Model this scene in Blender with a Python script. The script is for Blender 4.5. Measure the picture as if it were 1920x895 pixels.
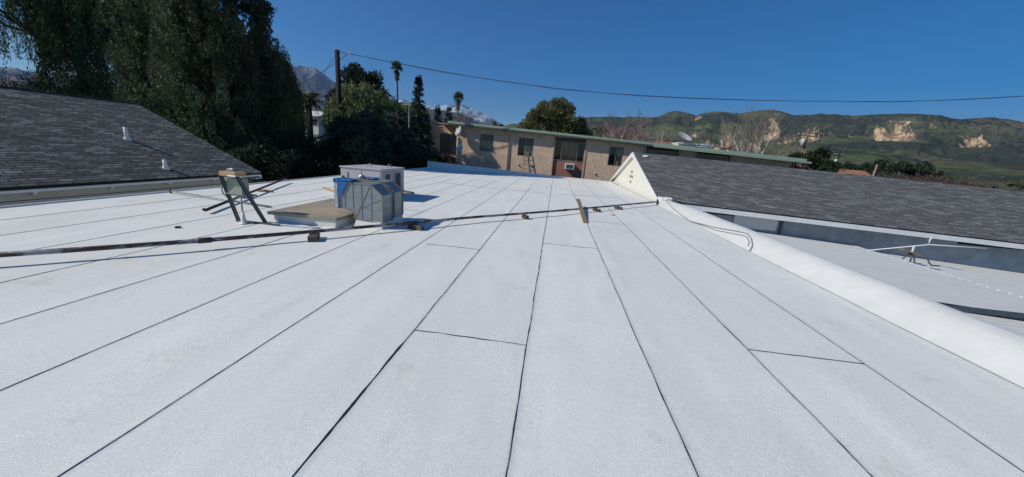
import bpy, bmesh, math, random
import numpy as np
from mathutils import Vector, Matrix
R = math.radians
for o in list(bpy.data.objects): bpy.data.objects.remove(o)
S = bpy.context.scene
COL = S.collection
rnd = random.Random(7)
RNG = np.random.default_rng(11)

# ------------------------------------------------------------------ camera, world, sun, exposure
CAM_H = 1.6
F_PX = 649.0
CAX = np.array([[0.98910509, -0.10625646, 0.10188568],
                [0.1242795, 0.23176045, -0.96480138],
                [0.0789033, 0.96695225, 0.24244094]])      # rows: world X, Y, Z in camera axes
cd = bpy.data.cameras.new('camera'); cam = bpy.data.objects.new('camera', cd); COL.objects.link(cam)
m4 = Matrix([list(CAX[0]) + [0], list(CAX[1]) + [0], list(CAX[2]) + [CAM_H], [0, 0, 0, 1]])
cam.matrix_world = m4
cd.sensor_width = 36.0; cd.lens = F_PX * 36.0 / 1920.0
cd.clip_start = 0.05; cd.clip_end = 60000
S.camera = cam

SUN_TRAVEL = Vector((0.72, 0.335, -0.60)).normalized()
sun_el = math.asin(-SUN_TRAVEL.z)
sun_rot = math.atan2(-SUN_TRAVEL.x, -SUN_TRAVEL.y) % (2 * math.pi)
W = bpy.data.worlds.new('World'); S.world = W; W.use_nodes = True
nt = W.node_tree; nt.nodes.clear()
sky = nt.nodes.new('ShaderNodeTexSky'); sky.sky_type = 'NISHITA'; sky.sun_disc = False
sky.sun_elevation = sun_el; sky.sun_rotation = sun_rot
sky.altitude = 1200; sky.air_density = 1.0; sky.dust_density = 0.05; sky.ozone_density = 3.5
bg = nt.nodes.new('ShaderNodeBackground'); bg.inputs['Strength'].default_value = 0.08
wo = nt.nodes.new('ShaderNodeOutputWorld')
hs = nt.nodes.new('ShaderNodeHueSaturation'); hs.inputs['Saturation'].default_value = 1.58; hs.inputs['Hue'].default_value = 0.504
nt.links.new(sky.outputs[0], hs.inputs['Color']); nt.links.new(hs.outputs[0], bg.inputs['Color']); nt.links.new(bg.outputs[0], wo.inputs['Surface'])
sd = bpy.data.lights.new('sun', 'SUN'); sd.energy = 3.9; sd.angle = R(0.5); sd.color = (1.0, 0.962, 0.88)
sun = bpy.data.objects.new('sun', sd); COL.objects.link(sun)
sun.rotation_euler = SUN_TRAVEL.to_track_quat('-Z', 'Y').to_euler(); sun.location = (-20, -12, 25)
S.view_settings.view_transform = 'Standard'; S.view_settings.look = 'None'
S.view_settings.gamma = 1.0; S.view_settings.exposure = 0.14; S.view_settings.use_curve_mapping = False
S.cycles.max_bounces = 6; S.cycles.transparent_max_bounces = 8; S.cycles.volume_bounces = 0

# ------------------------------------------------------------------ pixel helpers (photograph 1920 x 895 -> world)
def ray(px, py): return CAX @ np.array([px - 960.0, -(py - 447.5), -F_PX])
def gnd(px, py, z=0.0):
    d = ray(px, py); t = (z - CAM_H) / d[2]; return Vector((d[0]*t, d[1]*t, z))
def atY(px, py, Y):
    d = ray(px, py); t = Y / d[1]; return Vector((d[0]*t, Y, CAM_H + d[2]*t))
def atX(px, py, X):
    d = ray(px, py); t = X / d[0]; return Vector((X, d[1]*t, CAM_H + d[2]*t))
def azel(px, py):
    d = ray(px, py); return math.atan2(d[0], d[1]), d[2] / math.hypot(d[0], d[1])

# ------------------------------------------------------------------ mesh helpers
def tag(o, label=None, cat=None, group=None, kind=None):
    if label: o['label'] = label
    if cat: o['category'] = cat
    if group: o['group'] = group
    if kind: o['kind'] = kind
    return o
def thing(name, label, cat, loc=(0, 0, 0), rotz=0.0, group=None):
    o = bpy.data.objects.new(name, None); COL.objects.link(o); o.location = loc; o.rotation_euler = (0, 0, rotz)
    o.empty_display_size = 0.2
    return tag(o, label, cat, group)
class MB:
    def __init__(s): s.v = []; s.f = []; s.uv = {}
    def add(s, vs, fs, uvs=None):
        n = len(s.v); s.v += [tuple(map(float, v)) for v in vs]
        for k, f in enumerate(fs):
            if uvs: s.uv[len(s.f)] = uvs[k]
            s.f.append(tuple(i + n for i in f))
        return s
    def box(s, a, b, M=None):
        x0, y0, z0 = a; x1, y1, z1 = b
        vs = [Vector(p) for p in ((x0,y0,z0),(x1,y0,z0),(x1,y1,z0),(x0,y1,z0),(x0,y0,z1),(x1,y0,z1),(x1,y1,z1),(x0,y1,z1))]
        if M is not None: vs = [M @ v for v in vs]
        return s.add(vs, [(0,3,2,1),(4,5,6,7),(0,1,5,4),(1,2,6,5),(2,3,7,6),(3,0,4,7)])
    def bar(s, p, q, w, h, up=(0, 0, 1)):
        p = Vector(p); q = Vector(q); d = (q - p); L = d.length; d.normalize()
        u = Vector(up); sx = d.cross(u)
        if sx.length < 1e-4: sx = d.cross(Vector((1, 0, 0)))
        sx.normalize(); u = sx.cross(d)
        M = Matrix((( *[sx[0], d[0], u[0]], p[0]), (sx[1], d[1], u[1], p[1]), (sx[2], d[2], u[2], p[2]), (0, 0, 0, 1)))
        return s.box((-w/2, 0, -h/2), (w/2, L, h/2), M)
    def tube(s, pts, rad, seg=10, cap=True):
        pts = [Vector(p) for p in pts]; n = len(pts)
        if not hasattr(rad, '__len__'): rad = [rad] * n
        base = len(s.v); ref = None
        for i, p in enumerate(pts):
            d = (pts[min(i+1, n-1)] - pts[max(i-1, 0)]).normalized()
            if ref is None:
                ref = Vector((0, 0, 1)) if abs(d.z) < 0.9 else Vector((1, 0, 0))
            a = (ref - d * ref.dot(d)).normalized(); ref = a; b = d.cross(a)
            for k in range(seg):
                t = 2*math.pi*k/seg; s.v.append(tuple(p + (a*math.cos(t) + b*math.sin(t)) * rad[i]))
        for i in range(n-1):
            for k in range(seg):
                A = base + i*seg + k; B = base + i*seg + (k+1) % seg
                s.f.append((A, B, B+seg, A+seg))
        if cap:
            s.f.append(tuple(base + k for k in range(seg))[::-1]); s.f.append(tuple(base + (n-1)*seg + k for k in range(seg)))
        return s
    def prism(s, poly, d):
        """poly: list of 3-D points, extruded along vector d"""
        n = len(poly); d = Vector(d); a = [Vector(p) for p in poly]; b = [p + d for p in a]
        return s.add(a + b, [tuple(range(n))[::-1], tuple(range(n, 2*n))] + [(i, (i+1) % n, n+(i+1) % n, n+i) for i in range(n)])
    def build(s, name, mat, parent=None, smooth=False, bevel=0.0, origin=None):
        me = bpy.data.meshes.new(name); me.from_pydata(s.v, [], s.f); me.update()
        if s.uv:
            l = me.uv_layers.new(name='UVMap')
            for fi, uv in s.uv.items():
                for k, li in enumerate(me.polygons[fi].loop_indices): l.data[li].uv = uv[k]
        bm = bmesh.new(); bm.from_mesh(me); bmesh.ops.recalc_face_normals(bm, faces=bm.faces); bm.to_mesh(me); bm.free()
        me.materials.append(mat)
        if smooth:
            me.polygons.foreach_set('use_smooth', [True]*len(me.polygons))
        o = bpy.data.objects.new(name, me); COL.objects.link(o)
        if origin is not None:
            me.transform(Matrix.Translation(-Vector(origin))); o.location = origin
        if parent is not None:
            o.parent = parent
            pl = Vector(parent.location)
            if origin is None and parent.parent is None: pass
        if bevel:
            b = o.modifiers.new('bevel', 'BEVEL'); b.width = bevel; b.segments = 2; b.limit_method = 'ANGLE'
        return o
def copy_tree(o, parent=None):
    c = o.copy(); COL.objects.link(c); c.parent = parent
    for ch in [x for x in bpy.data.objects if x.parent == o]: copy_tree(ch, c)
    return c
def mesh_np(name, V, F, mat, parent=None, smooth=False, colors=None):
    """V (n,3), F (m,k) arrays"""
    V = np.asarray(V, dtype=np.float32); F = np.asarray(F, dtype=np.int32); m, k = F.shape
    me = bpy.data.meshes.new(name)
    me.vertices.add(len(V)); me.vertices.foreach_set('co', V.ravel())
    me.loops.add(m*k); me.loops.foreach_set('vertex_index', F.ravel())
    me.polygons.add(m); me.polygons.foreach_set('loop_start', np.arange(0, m*k, k, dtype=np.int32))
    if smooth: me.polygons.foreach_set('use_smooth', np.ones(m, dtype=bool))
    if colors is not None:
        a = me.color_attributes.new('albedo', 'FLOAT_COLOR', 'POINT')
        a.data.foreach_set('color', np.asarray(colors, dtype=np.float32).ravel())
    me.update(calc_edges=True); me.validate()
    me.materials.append(mat)
    o = bpy.data.objects.new(name, me); COL.objects.link(o)
    if parent is not None: o.parent = parent
    return o
def grid_faces(na, nr):
    i = np.arange(na*nr).reshape(na, nr)
    return np.stack([i[:-1, :-1], i[1:, :-1], i[1:, 1:], i[:-1, 1:]], -1).reshape(-1, 4)
# numpy value noise
def _h(ix, iy, s):
    n = (ix * 374761393 + iy * 668265263 + s * 1442695041) & 0xffffffff
    n = ((n ^ (n >> 13)) * 1274126177) & 0xffffffff
    return ((n ^ (n >> 16)) & 0xffffff) / float(0xffffff)
def vnoise(x, y, s=0):
    x = np.asarray(x, float); y = np.asarray(y, float)
    xi = np.floor(x).astype(np.int64); yi = np.floor(y).astype(np.int64); fx = x - xi; fy = y - yi
    fx = fx*fx*(3-2*fx); fy = fy*fy*(3-2*fy)
    a = _h(xi, yi, s); b = _h(xi+1, yi, s); c = _h(xi, yi+1, s); d = _h(xi+1, yi+1, s)
    return (a*(1-fx) + b*fx)*(1-fy) + (c*(1-fx) + d*fx)*fy
def fbm(x, y, o=5, s=0, ridged=False):
    t = 0; a = 0.5; n = 0
    for k in range(o):
        v = vnoise(x*2**k + 13.7*k, y*2**k - 7.1*k, s+k)
        if ridged: v = 1 - abs(2*v-1)
        t = t + a*v; n += a; a *= 0.5
    return t / n

# ------------------------------------------------------------------ materials
MATS = {}
def nodes(name):
    m = bpy.data.materials.new(name); m.use_nodes = True; t = m.node_tree
    b = t.nodes['Principled BSDF']
    return m, t, b
def N(t, kind, **kw):
    n = t.nodes.new(kind)
    for k, v in kw.items():
        if k in n.inputs: n.inputs[k].default_value = v
        else: setattr(n, k, v)
    return n
def ramp(t, src, stops):
    r = t.nodes.new('ShaderNodeValToRGB'); r.color_ramp.elements[0].position = stops[0][0]; r.color_ramp.elements[0].color = (*stops[0][1], 1)
    r.color_ramp.elements[1].position = stops[-1][0]; r.color_ramp.elements[1].color = (*stops[-1][1], 1)
    for p, c in stops[1:-1]:
        e = r.color_ramp.elements.new(p); e.color = (*c, 1)
    t.links.new(src, r.inputs[0]); return r.outputs[0]
def coords(t, sc=(1, 1, 1), kind='Object'):
    tc = t.nodes.new('ShaderNodeTexCoord'); mp = t.nodes.new('ShaderNodeMapping'); mp.inputs['Scale'].default_value = sc
    t.links.new(tc.outputs[kind], mp.inputs['Vector']); return mp.outputs[0]
def g3(v): return (v, v, v)
def simple(name, a, b=None, scale=6.0, rough=0.7, metal=0.0, bump=0.0, bscale=60.0, sc=(1, 1, 1), spec=0.4, detail=6):
    """two-tone noisy paint / wood / metal"""
    if name in MATS: return MATS[name]
    m, t, p = nodes(name); p.inputs['Roughness'].default_value = rough; p.inputs['Metallic'].default_value = metal
    p.inputs['Specular IOR Level'].default_value = spec
    if b is None: b = tuple(c*0.82 for c in a)
    v = coords(t, sc); n = N(t, 'ShaderNodeTexNoise', Scale=scale, Detail=detail, Roughness=0.62); t.links.new(v, n.inputs['Vector'])
    t.links.new(ramp(t, n.outputs[0], [(0.35, b), (0.65, a)]), p.inputs['Base Color'])
    if bump:
        n2 = N(t, 'ShaderNodeTexNoise', Scale=bscale, Detail=3.0); t.links.new(v, n2.inputs['Vector'])
        bp = N(t, 'ShaderNodeBump', Strength=bump, Distance=0.02); t.links.new(n2.outputs[0], bp.inputs['Height']); t.links.new(bp.outputs[0], p.inputs['Normal'])
    MATS[name] = m; return m

def mat_membrane(name='white_membrane', strips=True, base=(0.84, 0.825, 0.765)):
    m, t, p = nodes(name); p.inputs['Roughness'].default_value = 0.75; p.inputs['Specular IOR Level'].default_value = 0.25
    v = coords(t)
    big = N(t, 'ShaderNodeTexNoise', Scale=0.8, Detail=4.0, Roughness=0.6); t.links.new(v, big.inputs['Vector'])
    vs = coords(t, (2.2, 0.30, 1)); st = N(t, 'ShaderNodeTexNoise', Scale=1.0, Detail=2.0, Roughness=0.5); t.links.new(vs, st.inputs['Vector'])
    gr = N(t, 'ShaderNodeTexNoise', Scale=130.0, Detail=3.0, Roughness=0.7); t.links.new(v, gr.inputs['Vector'])
    mid = N(t, 'ShaderNodeTexNoise', Scale=22.0, Detail=5.0, Roughness=0.7); t.links.new(v, mid.inputs['Vector'])
    def mr(src, a, b, lo, hi):
        k = N(t, 'ShaderNodeMapRange'); k.inputs[1].default_value = a; k.inputs[2].default_value = b; k.inputs[3].default_value = lo; k.inputs[4].default_value = hi
        t.links.new(src, k.inputs[0]); return k.outputs[0]
    def mul(a, b):
        k = N(t, 'ShaderNodeMath', operation='MULTIPLY'); t.links.new(a, k.inputs[0]); t.links.new(b, k.inputs[1]); return k.outputs[0]
    f = mul(mul(mr(big.outputs[0], 0.3, 0.7, 0.97, 1.03), mr(st.outputs[0], 0.3, 0.7, 0.98, 1.02)), mul(mr(gr.outputs[0], 0.3, 0.7, 0.76, 1.16), mr(mid.outputs[0], 0.3, 0.7, 0.94, 1.05)))
    if strips:
        sx = N(t, 'ShaderNodeSeparateXYZ'); t.links.new(v, sx.inputs[0])
        a = N(t, 'ShaderNodeMath', operation='ADD'); a.inputs[1].default_value = 0.084 + 50*1.008; t.links.new(sx.outputs[0], a.inputs[0])
        d = N(t, 'ShaderNodeMath', operation='DIVIDE'); d.inputs[1].default_value = 1.008; t.links.new(a.outputs[0], d.inputs[0])
        fl = N(t, 'ShaderNodeMath', operation='FLOOR'); t.links.new(d.outputs[0], fl.inputs[0])
        wn = N(t, 'ShaderNodeTexWhiteNoise', noise_dimensions='1D'); t.links.new(fl.outputs[0], wn.inputs['W'])
        f = mul(f, mr(wn.outputs[0], 0, 1, 0.98, 1.02))
    pd = N(t, 'ShaderNodeTexNoise', Scale=0.55, Detail=7.0, Roughness=0.62, Distortion=0.6); t.links.new(coords(t, (1, .55, 1)), pd.inputs['Vector'])
    f = mul(f, mr(pd.outputs[0], 0.46, 0.56, 0.955, 1.0))
    sc_ = N(t, 'ShaderNodeTexNoise', Scale=3.1, Detail=8.0, Roughness=0.8, Distortion=1.5); t.links.new(coords(t, (1.6, .5, 1)), sc_.inputs['Vector'])
    f = mul(f, mr(sc_.outputs[0], 0.60, 0.72, 1.0, 0.90))
    # rusty-yellow stains, sparse
    sn = N(t, 'ShaderNodeTexNoise', Scale=1.7, Detail=6.0, Roughness=0.7); 
    mp2 = coords(t, (1, 1, 1)); t.links.new(mp2, sn.inputs['Vector'])
    smask = mr(sn.outputs[0], 0.60, 0.74, 0.0, 0.75)
    mix = N(t, 'ShaderNodeMix', data_type='RGBA'); mix.inputs[6].default_value = (*base, 1); mix.inputs[7].default_value = (0.66, 0.63, 0.53, 1); t.links.new(smask, mix.inputs[0])
    vm = N(t, 'ShaderNodeVectorMath', operation='SCALE'); t.links.new(mix.outputs[2], vm.inputs[0]); t.links.new(f, vm.inputs['Scale'])
    t.links.new(vm.outputs[0], p.inputs['Base Color'])
    ad = N(t, 'ShaderNodeMath', operation='MULTIPLY_ADD'); ad.inputs[1].default_value = 2.5; t.links.new(st.outputs[0], ad.inputs[0]); t.links.new(gr.outputs[0], ad.inputs[2])
    bp = N(t, 'ShaderNodeBump', Strength=0.16, Distance=0.006); t.links.new(ad.outputs[0], bp.inputs['Height'])
    t.links.new(bp.outputs[0], p.inputs['Normal'])
    MATS[name] = m; return m

def mat_shingle(name, c_dark, c_mid, c_light, tw=0.22, th=0.14, bump=0.6):
    """architectural shingles laid in courses; UV is in metres (u along the eave, v up the slope)"""
    m, t, p = nodes(name); p.inputs['Roughness'].default_value = 0.9; p.inputs['Specular IOR Level'].default_value = 0.2
    v = coords(t, (1, 1, 1), 'UV')
    br = N(t, 'ShaderNodeTexBrick', Scale=1.0); br.inputs['Brick Width'].default_value = tw; br.inputs['Row Height'].default_value = th
    br.inputs['Mortar Size'].default_value = 0.011; br.inputs['Mortar Smooth'].default_value = 0.3; br.offset = 0.37; br.inputs['Bias'].default_value = 0.0
    br.inputs['Color1'].default_value = (0, 0, 0, 1); br.inputs['Color2'].default_value = (1, 1, 1, 1); br.inputs['Mortar'].default_value = (0.5, 0.5, 0.5, 1)
    t.links.new(v, br.inputs['Vector'])
    v2 = coords(t, (1.6, 7.0, 1), 'UV'); n = N(t, 'ShaderNodeTexNoise', Scale=1.0, Detail=5.0, Roughness=0.75); t.links.new(v2, n.inputs['Vector'])
    v3 = coords(t, (120, 120, 1), 'UV'); n3 = N(t, 'ShaderNodeTexNoise', Scale=1.0, Detail=2.0); t.links.new(v3, n3.inputs['Vector'])
    bw = N(t, 'ShaderNodeSeparateColor'); t.links.new(br.outputs['Color'], bw.inputs[0])
    a = N(t, 'ShaderNodeMath', operation='MULTIPLY_ADD'); a.inputs[1].default_value = 0.42; t.links.new(bw.outputs[0], a.inputs[0])
    sc = N(t, 'ShaderNodeMath', operation='MULTIPLY_ADD'); sc.inputs[1].default_value = 1.1; sc.inputs[2].default_value = -0.28; t.links.new(n.outputs[0], sc.inputs[0])
    t.links.new(sc.outputs[0], a.inputs[2])
    g = N(t, 'ShaderNodeMath', operation='MULTIPLY_ADD'); g.inputs[1].default_value = 0.35; g.inputs[2].default_value = -0.175; t.links.new(n3.outputs[0], g.inputs[0])
    a2 = N(t, 'ShaderNodeMath', operation='ADD'); t.links.new(a.outputs[0], a2.inputs[0]); t.links.new(g.outputs[0], a2.inputs[1])
    c = ramp(t, a2.outputs[0], [(0.1, c_dark), (0.5, c_mid), (0.85, c_light)])
    mx = N(t, 'ShaderNodeMix', data_type='RGBA'); t.links.new(br.outputs['Fac'], mx.inputs[0]); t.links.new(c, mx.inputs[6]); mx.inputs[7].default_value = (*[k*0.45 for k in c_dark], 1)
    t.links.new(mx.outputs[2], p.inputs['Base Color'])
    iv = N(t, 'ShaderNodeMath', operation='SUBTRACT'); iv.inputs[0].default_value = 1.0; t.links.new(br.outputs['Fac'], iv.inputs[1])
    bp = N(t, 'ShaderNodeBump', Strength=bump, Distance=0.012); t.links.new(iv.outputs[0], bp.inputs['Height']); t.links.new(bp.outputs[0], p.inputs['Normal'])
    MATS[name] = m; return m

def mat_leaf(name, a, b, c=None, scale=0.5, trans=0.25, rough=0.6):
    m, t, p = nodes(name); p.inputs['Roughness'].default_value = rough; p.inputs['Specular IOR Level'].default_value = 0.3
    v = coords(t); n = N(t, 'ShaderNodeTexNoise', Scale=scale, Detail=3.0); t.links.new(v, n.inputs['Vector'])
    gm = t.nodes.new('ShaderNodeNewGeometry')
    ad = N(t, 'ShaderNodeMath', operation='MULTIPLY_ADD'); ad.inputs[1].default_value = 0.45; t.links.new(gm.outputs['Random Per Island'], ad.inputs[0])
    s2 = N(t, 'ShaderNodeMath', operation='MULTIPLY_ADD'); s2.inputs[1].default_value = 1.3; s2.inputs[2].default_value = -0.38; t.links.new(n.outputs[0], s2.inputs[0]); t.links.new(s2.outputs[0], ad.inputs[2])
    if c is None: c = tuple(x*1.5 for x in b)
    col = ramp(t, ad.outputs[0], [(0.1, a), (0.5, b), (0.95, c)])
    t.links.new(col, p.inputs['Base Color'])
    tr = N(t, 'ShaderNodeBsdfTranslucent'); t.links.new(col, tr.inputs[0])
    mx = N(t, 'ShaderNodeMixShader'); mx.inputs[0].default_value = trans; t.links.new(p.outputs[0], mx.inputs[1]); t.links.new(tr.outputs[0], mx.inputs[2])
    t.links.new(mx.outputs[0], t.nodes['Material Output'].inputs['Surface'])
    MATS[name] = m; return m

def mat_glass(name='window_glass'):
    if name in MATS: return MATS[name]
    m, t, p = nodes(name)
    gl = N(t, 'ShaderNodeBsdfGlossy'); gl.inputs['Roughness'].default_value = 0.04; gl.inputs['Color'].default_value = (0.8, 0.85, 0.9, 1)
    tr = N(t, 'ShaderNodeBsdfTransparent'); tr.inputs[0].default_value = (0.85, 0.87, 0.88, 1)
    fr = N(t, 'ShaderNodeFresnel', IOR=1.5); mx = N(t, 'ShaderNodeMixShader')
    t.links.new(fr.outputs[0], mx.inputs[0]); t.links.new(tr.outputs[0], mx.inputs[1]); t.links.new(gl.outputs[0], mx.inputs[2])
    t.links.new(mx.outputs[0], t.nodes['Material Output'].inputs['Surface'])
    MATS[name] = m; return m

def mat_albedo(name, rough=0.95, bscale=0.05, bdist=6.0, bstr=0.5, vscale=0.08, lo=0.75, hi=1.25):
    """terrain: albedo from the mesh attribute, broken up by procedural noise"""
    m, t, p = nodes(name); p.inputs['Roughness'].default_value = rough; p.inputs['Specular IOR Level'].default_value = 0.1
    at = N(t, 'ShaderNodeAttribute'); at.attribute_name = 'albedo'
    v = coords(t); n = N(t, 'ShaderNodeTexNoise', Scale=vscale, Detail=6.0, Roughness=0.7); t.links.new(v, n.inputs['Vector'])
    k = N(t, 'ShaderNodeMapRange'); k.inputs[1].default_value = 0.3; k.inputs[2].default_value = 0.7; k.inputs[3].default_value = lo; k.inputs[4].default_value = hi; t.links.new(n.outputs[0], k.inputs[0])
    vm = N(t, 'ShaderNodeVectorMath', operation='SCALE'); t.links.new(at.outputs['Color'], vm.inputs[0]); t.links.new(k.outputs[0], vm.inputs['Scale']); t.links.new(vm.outputs[0], p.inputs['Base Color'])
    n2 = N(t, 'ShaderNodeTexNoise', Scale=bscale, Detail=6.0, Roughness=0.7); t.links.new(v, n2.inputs['Vector'])
    bp = N(t, 'ShaderNodeBump', Strength=bstr, Distance=bdist); t.links.new(n2.outputs[0], bp.inputs['Height']); t.links.new(bp.outputs[0], p.inputs['Normal'])
    MATS[name] = m; return m

M_ROOF = mat_membrane()
M_COAT = simple('white_roof_coating', (0.71, 0.70, 0.66), (0.65, 0.64, 0.605), scale=2.2, rough=0.5, bump=0.25, bscale=14, spec=0.4)
M_TAR = simple('seam_bitumen', (0.035, 0.035, 0.037), (0.02, 0.02, 0.022), scale=30, rough=0.6)
M_SH_L = mat_shingle('weathered_shingles', (0.075, 0.073, 0.066), (0.15, 0.146, 0.132), (0.36, 0.35, 0.32), tw=0.26, th=0.095, bump=0.9)
M_SH_R = mat_shingle('charcoal_shingles', (0.08, 0.079, 0.076), (0.135, 0.133, 0.127), (0.30, 0.295, 0.285), tw=0.42, th=0.12)
M_CREAM = simple('cream_painted_siding', (0.77, 0.745, 0.65), (0.71, 0.685, 0.60), scale=3, rough=0.8, bump=0.2, bscale=40)
M_WHITE = simple('white_painted_trim', (0.78, 0.78, 0.76), (0.70, 0.70, 0.69), scale=4, rough=0.55)
M_TANWALL = simple('tan_plank_wall', (0.60, 0.55, 0.45), (0.52, 0.48, 0.39), scale=2.5, rough=0.85, sc=(1, 0.4, 3))
M_GALV = simple('galvanised_sheet', (0.31, 0.33, 0.335), (0.235, 0.25, 0.255), scale=5, rough=0.5, metal=0.4, sc=(1, 1, 3))
M_GALVSEAM = simple('brown_sealed_edges', (0.27, 0.25, 0.20), (0.18, 0.165, 0.14), scale=9, rough=0.7)
M_CAP = simple('weathered_tan_metal', (0.42, 0.33, 0.215), (0.26, 0.245, 0.195), scale=2.2, rough=0.6, bump=0.1, bscale=5)
M_RUST = simple('rusty_brown_metal', (0.085, 0.045, 0.035), (0.035, 0.025, 0.025), scale=8, rough=0.6, bump=0.3, bscale=50)
M_UNIT = simple('pinkish_beige_enamel', (0.50, 0.455, 0.46), (0.42, 0.385, 0.39), scale=2, rough=0.6)
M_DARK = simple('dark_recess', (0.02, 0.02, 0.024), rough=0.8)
M_STRUT = simple('painted_steel_strut', (0.10, 0.12, 0.15), (0.07, 0.085, 0.105), scale=12, rough=0.45, metal=0.4)
M_STEEL = simple('dull_steel', (0.33, 0.33, 0.33), (0.20, 0.20, 0.20), scale=20, rough=0.5, metal=0.6)
M_BOXG = simple('pale_green_enclosure', (0.36, 0.38, 0.27), (0.29, 0.31, 0.23), scale=5, rough=0.6)
M_WOODY = simple('fresh_pine_wood', (0.55, 0.36, 0.18), (0.43, 0.27, 0.13), scale=5, rough=0.8, sc=(1, 1, 8))
M_WOODG = simple('weathered_wood', (0.16, 0.125, 0.09), (0.07, 0.055, 0.04), scale=6, rough=0.9, sc=(1, 6, 6), bump=0.3)
M_WOODB = simple('brown_board', (0.30, 0.19, 0.11), (0.20, 0.125, 0.075), scale=4, rough=0.85, sc=(8, 1, 8))
M_BLUE = simple('blue_plastic_sheet', (0.03, 0.16, 0.42), (0.02, 0.10, 0.28), scale=12, rough=0.35, bump=0.5, bscale=25)
M_FOIL = simple('crumpled_foil_tape', (0.62, 0.64, 0.68), (0.40, 0.43, 0.48), scale=18, rough=0.3, metal=0.7, bump=0.9, bscale=30)
M_STUCCO = simple('peach_stucco', (0.74, 0.53, 0.375), (0.56, 0.395, 0.28), scale=2.6, rough=0.95, bump=0.9, bscale=11)
M_REDP = simple('terracotta_panel', (0.33, 0.155, 0.11), (0.27, 0.125, 0.09), scale=3, rough=0.9, bump=0.3, bscale=18)
M_BROWNP = simple('dark_brown_panel', (0.13, 0.085, 0.07), (0.10, 0.066, 0.055), scale=3, rough=0.9)
M_GREEN = simple('sage_green_fascia', (0.32, 0.40, 0.31), (0.27, 0.34, 0.27), scale=2, rough=0.6)
M_DGREEN = simple('dark_green_trim', (0.10, 0.15, 0.11), (0.08, 0.12, 0.09), scale=2, rough=0.6)
M_PEACH = simple('peach_trim', (0.52, 0.39, 0.30), (0.45, 0.335, 0.26), scale=2, rough=0.8)
M_ALU = simple('aluminium_frame', (0.30, 0.29, 0.28), (0.22, 0.215, 0.21), scale=8, rough=0.45, metal=0.5)
M_BLINDS = simple('vertical_blinds', (0.55, 0.48, 0.40), (0.38, 0.33, 0.27), scale=3, rough=0.9)
M_TANCURT = simple('tan_drape', (0.42, 0.30, 0.17), (0.36, 0.25, 0.14), scale=3, rough=0.9)
M_GLASS = mat_glass()
M_PATIO = simple('grey_painted_deck', (0.62, 0.62, 0.585), (0.56, 0.56, 0.53), scale=1.2, rough=0.75, sc=(1, 6, 1))
M_BLUEWALL = simple('pale_blue_painted_wall', (0.38, 0.42, 0.46), (0.28, 0.31, 0.35), scale=2.5, rough=0.8)
M_BARK = simple('grey_brown_bark', (0.12, 0.095, 0.07), (0.06, 0.048, 0.037), scale=4, rough=0.95, sc=(6, 6, 1), bump=0.5)
M_PALE = simple('pale_birch_bark', (0.60, 0.53, 0.47), (0.45, 0.40, 0.35), scale=4, rough=0.9)
M_PINKTWIG = simple('reddish_twigs', (0.34, 0.23, 0.21), (0.26, 0.17, 0.155), scale=4, rough=0.9)
M_TWIG = simple('grey_twigs', (0.28, 0.23, 0.19), (0.20, 0.165, 0.14), scale=4, rough=0.9)
M_POLE = simple('creosoted_pole', (0.022, 0.018, 0.016), (0.014, 0.012, 0.011), scale=5, rough=0.9, sc=(8, 8, 1))
M_RPOLE = simple('reddish_wood_pole', (0.24, 0.135, 0.085), (0.15, 0.09, 0.06), scale=5, rough=0.9)
M_CABLE = simple('grey_cable', (0.30, 0.30, 0.31), (0.24, 0.24, 0.25), rough=0.6)
M_BLACKW = simple('black_wire', (0.03, 0.03, 0.035), rough=0.6)
M_TERRA = simple('terracotta_tiles', (0.36, 0.17, 0.10), (0.27, 0.125, 0.075), scale=3, rough=0.85)
M_FARWALL = simple('off_white_far_wall', (0.68, 0.66, 0.60), (0.58, 0.56, 0.51), scale=2, rough=0.9)
M_GREYSH = simple('grey_far_roofing', (0.15, 0.145, 0.14), (0.11, 0.107, 0.105), scale=3, rough=0.9)
M_DISH = simple('light_grey_dish', (0.52, 0.52, 0.52), (0.42, 0.42, 0.42), scale=3, rough=0.5)
# foliage
M_CYP = mat_leaf('cypress_foliage', (0.03, 0.048, 0.024), (0.08, 0.108, 0.052), (0.22, 0.26, 0.13), scale=0.9)
M_CYPD = mat_leaf('dark_cypress_foliage', (0.02, 0.032, 0.016), (0.045, 0.06, 0.032), (0.11, 0.13, 0.07), scale=0.9)
M_PEP = mat_leaf('pepper_foliage', (0.03, 0.052, 0.02), (0.085, 0.12, 0.045), (0.25, 0.29, 0.10), scale=0.45, trans=.35)
M_PEPB = mat_leaf('bright_pepper_foliage', (0.05, 0.08, 0.028), (0.12, 0.165, 0.06), (0.26, 0.31, 0.12), scale=0.5)
M_DEO = mat_leaf('cedar_foliage', (0.014, 0.027, 0.022), (0.035, 0.058, 0.045), (0.17, 0.21, 0.17), scale=0.7, trans=0.1)
M_OAK = mat_leaf('oak_foliage', (0.016, 0.026, 0.012), (0.030, 0.045, 0.020), (0.055, 0.075, 0.035), scale=0.6)
M_EUC = mat_leaf('olive_green_foliage', (0.05, 0.055, 0.02), (0.12, 0.12, 0.045), (0.24, 0.22, 0.09), scale=0.6)
M_PALMF = mat_leaf('palm_fronds', (0.04, 0.055, 0.022), (0.09, 0.115, 0.045), (0.19, 0.21, 0.08), scale=1.0)
M_DRYF = mat_leaf('dry_fronds', (0.11, 0.085, 0.05), (0.17, 0.13, 0.08), (0.24, 0.19, 0.12), scale=1.0)
M_SHRUB = mat_leaf('shrub_foliage', (0.018, 0.026, 0.014), (0.038, 0.05, 0.026), (0.08, 0.09, 0.05), scale=0.8)
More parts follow.
